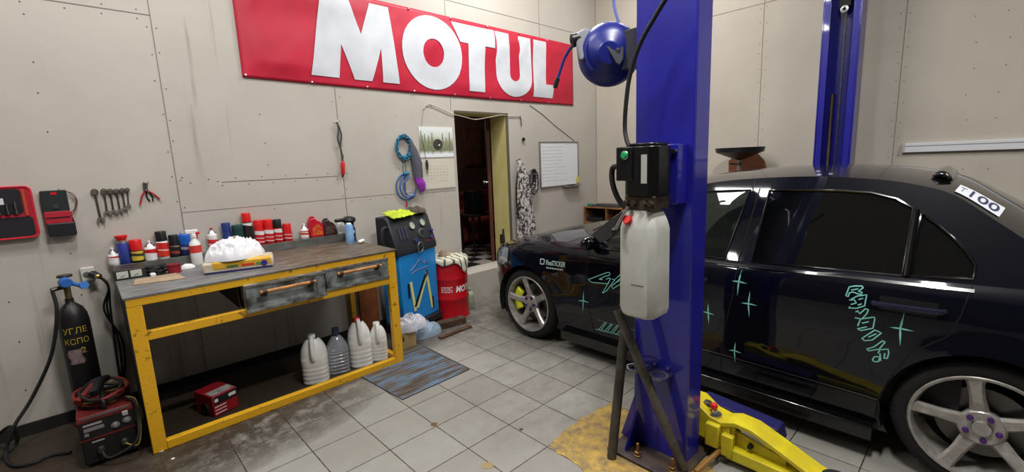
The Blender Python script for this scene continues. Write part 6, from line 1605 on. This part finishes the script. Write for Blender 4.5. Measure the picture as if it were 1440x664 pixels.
# underbody and wheel wells, interior
mb = MB().box((XC-.74, -.85, .16), (XC+.74, 3.05, .24))
mb2 = MB()
obj('underbody', MB().box((XC-.78, RWY+.36, .14), (XC+.78, FWY-.36, .20)).box((XC-.45, -.95, .18), (XC+.45, 3.2, .24)), M_matte, car)
for sg in (-1, 1):
    for c_ in (RWY, FWY):
        mb2.lathe([(ARC+.004, -.005), (ARC+.004, -.26), (.001, -.26)] if sg < 0 else [(ARC+.004, .005), (ARC+.004, .26), (.001, .26)], (XC+sg*.85 if True else 0, c_, WZc), (-1, 0, 0), 40)
for sg in (-1, 1):
    for c_ in (RWY, FWY):
        mw = MB()
        o = len(mw.v); n_ = 36
        for (r_, x_) in ((ARC+.006, .0), (ARC+.006, .30), (.001, .30)):
            for k in range(n_+1):
                a = -.35+(PI+.7)*k/n_
                mw.v.append(V((XC+sg*(.852-x_), c_+r_*math.cos(a), WZc+r_*math.sin(a))))
        for i in range(2):
            for k in range(n_): q_ = o+i*(n_+1)+k; mw.face((q_, q_+1, q_+n_+2, q_+n_+1))
        obj('wheel_well', mw, M_matte, car)
M_int = mat('interior grey', (40, 40, 42), .85)
obj('cabin_floor', MB().box((XC-.72, -.3, .24), (XC+.72, 2.0, .30)), M_int, car)
for sg in (-1, 1): obj('door_trim', MB().box((XC+sg*.7575-.0175, .0, .30), (XC+sg*.7575+.0175, 1.95, .87)), M_int, car)
obj('dashboard', MB().prism([(1.60, .60), (1.62, .86), (1.80, .91), (2.02, .90), (2.02, .45), (1.7, .45)], lambda y, z, x: (x, y, z), XC-.72, XC+.72), M_int, car, bevel=.02)
obj('rear_shelf', MB().box((XC-.70, -.42, .85), (XC+.70, .05, .88)), M_int, car)
for s_ in (-.36, .36):
    st = obj('front_seat', MB().box((XC+s_-.25, .98, .34), (XC+s_+.25, 1.48, .50)), mat('seat cloth', (52, 52, 56), .9), car, bevel=.05)
    obj('seat_backrest', MB().prism([(1.0, .46), (1.12, .48), (.93, 1.02), (.85, 1.01)], lambda y, z, x: (x, y, z), XC+s_-.24, XC+s_+.24), MATS['seat cloth'], st, bevel=.04)
    obj('headrest', MB().box((XC+s_-.12, .83, 1.05), (XC+s_+.12, .92, 1.22)), MATS['seat cloth'], st, bevel=.03)
rs = obj('rear_seat', MB().box((XC-.66, .12, .34), (XC+.66, .62, .50)), MATS['seat cloth'], car, bevel=.05)
obj('rear_backrest', MB().prism([(.12, .46), (.24, .48), (.08, .95), (.0, .95)], lambda y, z, x: (x, y, z), XC-.66, XC+.66), MATS['seat cloth'], rs, bevel=.04)
stw = V((XC-.36, 1.55, .84))
obj('steering_wheel', MB().tube([stw+V((.175*math.cos(a*PI/12), .06*math.sin(a*PI/12)*.9, .165*math.sin(a*PI/12))) for a in range(24)], .014, 8, closed=True).tube([stw+V((-.16, 0, 0)), stw+V((.16, 0, 0))], .014, 6).tube([stw, stw+V((0, .12, -.03))], .03, 8), M_rubber, car)
# roof fin / aerial
af = topP(iR-1, .0)
obj('roof_aerial', MB().prism([(.16, 1.36), (.07, 1.378), (.045, 1.425), (.06, 1.43), (.14, 1.41), (.20, 1.385)], lambda y, z, x: (x, y, z), XC-.62, XC-.02) if False else MB().grid(lambda u, v: V((XC-.50+.95*u, .10+.10*v, 1.385+.028*math.sin(PI*u)+.03*math.sin(PI*v)*(1 if u not in (0, 1) else .2)-.05*(1-math.sin(PI*u)))), 20, 6), M_trim, car, solid=.012) if False else None
# wheels
M_rim = mat('alloy silver', (190, 188, 184), .3, .35, (150, 144, 138), 18, .2)
M_lug = mat('purple lug nut', (92, 50, 130), .3, .6)
def wheel(yc, sg, cal):
    cx = XC+sg*.745; ax = (sg, 0, 0); R_ = .305; hw_ = .10
    w = obj('wheel', MB().lathe([(.232, -hw_+.01), (.25, -hw_), (R_-.025, -hw_+.004), (R_-.008, -hw_+.022), (R_, -hw_+.045), (R_, hw_-.045), (R_-.008, hw_-.022), (R_-.025, hw_-.004), (.25, hw_), (.232, hw_-.01)], (cx, yc, WZc), ax, 56), M_tyre, car, label='black tyre')
    mb = MB()
    for k in range(72):
        a = 2*PI*k/72
        def tp(r_, da, x_): return V((cx+sg*x_, yc+r_*math.cos(a+da), WZc+r_*math.sin(a+da)))
        mb.tube([tp(R_-.012, 0, hw_-.018), tp(R_+.0015, .02, hw_-.045)], .0035, 4)
    obj('tread_blocks', mb, M_tyre, w)
    rim = obj('rim', MB().lathe([(.238, hw_-.006), (.240, hw_-.001), (.236, hw_+.004), (.226, hw_), (.218, hw_-.02), (.212, hw_-.06), (.205, -.04), (.21, -hw_+.02)], (cx, yc, WZc), ax, 56), M_rim, w)
    ph = math.radians(80)
    for k in range(5):
        a = ph+2*PI*k/5; ca_, sa_ = math.cos(a), math.sin(a)
        vs = []
        sec = [(.03, .036, hw_-.045), (.075, .031, hw_-.036), (.14, .025, hw_-.018), (.20, .028, hw_-.006), (.228, .036, hw_-.003)]
        for r_, w_, x_ in sec:
            for (dw, dx_) in ((-1, -.012), (-.62, .0), (.62, .0), (1, -.012), (.8, -.035), (-.8, -.035)):
                t__ = w_*dw
                vs.append(V((cx+sg*(x_+dx_), yc+r_*ca_-t__*sa_, WZc+r_*sa_+t__*ca_)))
        fs = []
        for i in range(len(sec)-1):
            for j in range(6): fs.append((i*6+j, i*6+(j+1) % 6, (i+1)*6+(j+1) % 6, (i+1)*6+j))
        obj('spoke', MB().add(vs, fs), M_rim, rim, smooth=30)
    obj('hub', MB().lathe([(.075, hw_-.07), (.078, hw_-.04), (.07, hw_-.032), (.034, hw_-.034), (.03, hw_-.022), (.0005, hw_-.02)], (cx, yc, WZc), ax, 30), M_rim, rim)
    for k in range(5):
        a = ph+PI/5+2*PI*k/5; r_ = .053
        obj('lug_nut', MB().lathe([(.012, 0), (.012, .012), (.009, .02), (.0005, .02)], (cx+sg*(hw_-.036), yc+r_*math.cos(a), WZc+r_*math.sin(a)), ax, 6), M_lug, rim)
    obj('brake_disc', MB().lathe([(.155, -.015), (.155, 0), (.07, .0), (.07, .02), (.0005, .02)], (cx, yc, WZc), ax, 36), mat('brake disc', (96, 92, 90), .35, .8), w)
    if cal:
        mc_ = MB(); 
        def cf(u, v):
            a = math.radians(20)+math.radians(70)*u if yc < 1 else math.radians(-30)+math.radians(70)*u
            r_ = .125+.055*v; return V((cx+sg*(.035-.012*abs(2*v-1)), yc+r_*math.cos(a), WZc+r_*math.sin(a)))
        mc_.grid(cf, 10, 4); obj('brake_caliper', mc_, mat('caliper yellow', (206, 206, 40), .4), w, solid=.04)
    return w
for yc in (RWY, FWY):
    for sg in (-1, 1): wheel(yc, sg, yc > 1)

# ---- stickers on the flank
M_turq = mat('turquoise vinyl', (128, 200, 190), .4); M_white2 = mat('pale vinyl', (196, 224, 222), .4)
def SP(px, py):
    """photo point -> (t,z) on the flank"""
    x = 2.602; p = PX(px, py, x)
    for _ in range(4):
        q = side(p.y, p.z); p = PX(px, py, q.x)
    return (p.y, p.z)
decal = MB()
def stroke(mb, pts, w=.008, close=False):
    q = [SP(*p) for p in pts]
    if close: q.append(q[0])
    ribbon(mb, sub(q, 3), sf, w, .0022)
def star(mb, cx, cy, u, d_, l, r, w=.006):
    """four pointed star from photo pixel centre and arm ends"""
    for e in (u, d_, l, r):
        c0 = V(SP(cx, cy)); e0 = V(SP(*e)); d0 = (e0-c0); n0 = V((-d0.y, d0.x)).normalized()*w
        vs = [side(*(c0-n0*.4), .0022), side(*(c0+n0*.4), .0022), side(*(c0.lerp(e0, .35)+n0*.5), .0022), side(*e0, .0022), side(*(c0.lerp(e0, .35)-n0*.5), .0022)]
        mb.add(vs, [(0, 1, 2, 3, 4)])
stars = [((1039, 396), (1044, 378), (1037, 416), (1029, 395), (1051, 399)), ((1052.5, 427), (1055, 409), (1054, 447), (1042, 426), (1065, 430)), ((1033, 493), (1034.5, 481), (1034, 510), (1025, 492.5), (1043, 497)), ((996, 440), (996, 426), (997, 456), (988, 438), (1005, 443)), ((1266, 462), (1272, 439), (1266, 487), (1251, 460), (1286, 466)), ((820.5, 423), (821, 409), (820, 439), (813, 423), (829, 426))]
for s_ in stars:
    mb = MB(); star(mb, s_[0][0], s_[0][1], *s_[1:], w=.008)
    obj('star_sticker', mb, M_turq, car, smooth=0, label='turquoise four pointed star sticker')
# katakana lettering down the rear door
def K(cx, cy, rel, s=1): return [(1170+(cx+a*s)/5.108, 390+(cy+b*s)/5.108) for a, b in rel]
mb = MB()
glyph = [
 [(125, 68), (165, 62), (215, 62), (225, 75), (190, 100), (218, 108), (205, 125), (150, 105), (125, 112), (118, 138), (100, 132), (125, 68)],
 [(138, 92), (190, 82)],
 [(130, 210), (120, 220), (175, 222), (235, 205), (250, 125), (180, 135), (125, 165), (160, 160), (175, 185), (135, 195)],
 [(190, 160), (225, 150)], [(185, 200), (215, 190)],
 [(170, 250), (185, 240), (200, 262), (240, 225), (262, 232), (250, 262), (215, 300), (165, 290)],
 [(185, 350), (205, 300), (305, 285), (308, 300), (295, 365), (210, 382), (182, 370), (250, 355)], [(215, 330), (265, 318)],
 [(215, 440), (235, 425), (310, 378), (355, 400), (290, 450), (235, 455), (215, 440)], [(262, 430), (318, 405)],
 [(250, 515), (300, 500), (365, 455), (382, 465), (340, 515), (265, 528), (250, 515)],
 [(330, 545), (345, 520), (405, 515), (408, 545), (398, 582), (375, 582), (380, 545)], [(290, 595), (305, 570), (345, 570), (335, 605), (305, 605), (290, 595)], [(345, 545), (350, 600)],
]
for g in glyph: stroke(mb, [(1170+a/5.108, 390+b_/5.108) for a, b_ in g], .0055)
obj('katakana_sticker', mb, M_turq, car, smooth=0, label='turquoise outlined Japanese lettering')
# big outlined script on the front door
mb = MB()
C_ = lambda pp: [(820+a/13.28, 370+b_/13.28) for a, b_ in pp]
for g in ([(300, 300), (430, 240), (480, 235), (510, 205), (490, 175), (440, 180), (95, 310), (160, 360), (450, 385), (490, 375)],
          [(370, 310), (300, 300)], [(430, 300), (490, 280), (515, 290), (500, 320), (420, 470), (360, 560), (400, 545), (450, 510), (600, 310), (540, 300)],
          [(600, 300), (700, 215)], [(690, 290), (600, 380), (530, 430), (560, 480), (700, 390), (760, 340)], [(640, 360), (760, 250), (830, 180), (870, 190), (800, 270)], [(760, 340), (860, 330), (870, 400), (780, 430), (700, 470)]):
    stroke(mb, C_(g), .0055)
obj('script_sticker', mb, M_turq, car, smooth=0, label='turquoise outlined script lettering')
# hatch strip low on the front door
mb = MB()
stroke(mb, [(838, 463), (860, 468), (886, 476)], .006)
for k in range(5):
    x = 842+8.4*k; y = 464+2.1*k
    stroke(mb, [(x, y), (x+9, y-10.5), (x+11, y-10.0), (x+3.5, y+.7)], .0048)
obj('hatch_sticker', mb, M_turq, car, smooth=0)
# small sticker maker's logo on the wing
mb = MB()
stroke(mb, [(760.5, 364), (766, 365), (765, 371.5), (760, 371), (760.5, 364)], .007)
cA_, cB2 = V(SP(768, 369)), V(SP(795, 372.5)); du = (cB2-cA_); Lw = abs(du.x)
def tf(u, v, w=1): c0 = cA_.lerp(cB2, .5); return side(c0.x-u, c0.y+v-(u*du.y/Lw if Lw else 0)*-1*0+(u*(cB2.y-cA_.y)/Lw), .0022)
put_text(mb, 'FineSTICKER', tf, width=Lw, height=.04, shear=.1, bold=.012)
for k in range(9):
    c0 = cA_.lerp(cB2, .05+.1*k); 
    mb.add([side(c0.x+a*.006, c0.y-.042+b_*.005, .0022) for a, b_ in ((-1, -1), (1, -1), (1, 1), (-1, 1))], [(0, 1, 2, 3)])
obj('sticker_logo', mb, M_white2, car, smooth=0, label='small pale logo sticker on the front wing')
# number sticker on the rear window
def RW(a, b_, off=.003): return topP(iR+2.7+a*4.2, -.93+b_*.24)+V((-.0, -.0, off))
mb = MB().grid(lambda u, v: RW(u, v, .004), 8, 4)
stk = obj('number_sticker', mb, mat('sticker white', (222, 226, 234), .4), car, label='white number sticker on the rear window')
mb = MB(); put_text(mb, '100', lambda u, v: RW(.62+u*1.0, .5+v, .006), width=.62, height=.72, bold=.01)
obj('digits', mb, mat('digit ink', (44, 50, 90), .5), stk, smooth=0)
mb = MB(); put_text(mb, 'T', lambda u, v: RW(.13+u, .5+v, .006), width=.14, height=.5)
obj('letter', mb, mat('letter ink', (130, 140, 160), .5), stk, smooth=0)
# dark fin at the rear of the roof
t0_ = topP(iR-.5, -.55)
mf = MB()
def finf(u, v):
    base = topP(iR-.6+2.4*v, -.66+.6*u); return base+V((0, 0, .008+.030*math.sin(PI*v)**.7*(1 if 0 < u < 1 else .5)))
mf.grid(finf, 18, 8)
obj('roof_spoiler', mf, M_trim, car, solid=.02)

# ================================================================= LIGHTS
M_tube = mat('lamp housing', (210, 210, 208), .5)
def lamp(x, y, rot, label, power, ln=1.25, wd=.14):
    t = thing('ceiling_lamp', label, 'ceiling lamp', (x, y, CZ), 'fluorescent ceiling lamps')
    sx_, sy_ = (ln/2, wd/2) if not rot else (wd/2, ln/2)
    obj('lamp_housing', MB().box((x-sx_-.03, y-sy_-.02, CZ-.07), (x+sx_+.03, y+sy_+.02, CZ)), M_tube, t, bevel=.005)
    ld = bpy.data.lights.new('tube_light', 'AREA'); ld.shape = 'RECTANGLE'; ld.size = sx_*2; ld.size_y = sy_*2
    ld.energy = power; ld.color = (1, .985, .955)
    lo = bpy.data.objects.new('tube_light', ld); COL.objects.link(lo); lo.parent = t; lo.location = (0, 0, -.08)
lamp(.32, 2.3, 1, 'short ceiling lamp above the workbench', 44, .7, .3)
lamp(3.0, 2.9, 0, 'ceiling lamp above the car bonnet', 58)
lamp(4.5, 2.5, 1, 'ceiling lamp near the far corner', 22)
lamp(1.25, .35, 0, 'ceiling lamp above the open floor', 88, .9)
lamp(3.0, -1.4, 0, 'ceiling lamp above the car boot', 50)
lamp(-1.5, 2.7, 0, 'ceiling lamp at the left end of the room', 30)
ld = bpy.data.lights.new('annex_bulb', 'POINT'); ld.energy = 14; ld.shadow_soft_size = .08; ld.color = (1, .8, .65)
t = thing('bulb_lamp', 'dim bulb in the dark room beyond the doorway', 'lamp', (3.6, 5.6, AZ))
obj('lamp_holder', MB().lathe([(.0005, 0), (.03, 0), (.03, -.06), (.015, -.08), (.0005, -.08)], (3.6, 5.6, AZ), n=14), M_white, t)
lo = bpy.data.objects.new('annex_bulb', ld); COL.objects.link(lo); lo.parent = t; lo.location = (0, 0, -.2)

# ================================================================= WORLD, CAMERA
w = bpy.data.worlds.new('world'); scn.world = w; w.use_nodes = True
w.node_tree.nodes['Background'].inputs[0].default_value = (.6, .62, .65, 1); w.node_tree.nodes['Background'].inputs[1].default_value = .3
cam = bpy.data.cameras.new('camera'); co = bpy.data.objects.new('camera', cam); COL.objects.link(co)
cam.sensor_width = 36; cam.sensor_fit = 'HORIZONTAL'; cam.lens = FOC/1440*36; cam.clip_start = .02
M4 = Matrix((Rt, Up, -Fd)).transposed().to_4x4(); M4.translation = CP; co.matrix_world = M4
scn.camera = co
vs_ = scn.view_settings; vs_.view_transform = 'Standard'; vs_.look = 'None'; vs_.gamma = 1; vs_.use_curve_mapping = False; vs_.exposure = 0.22
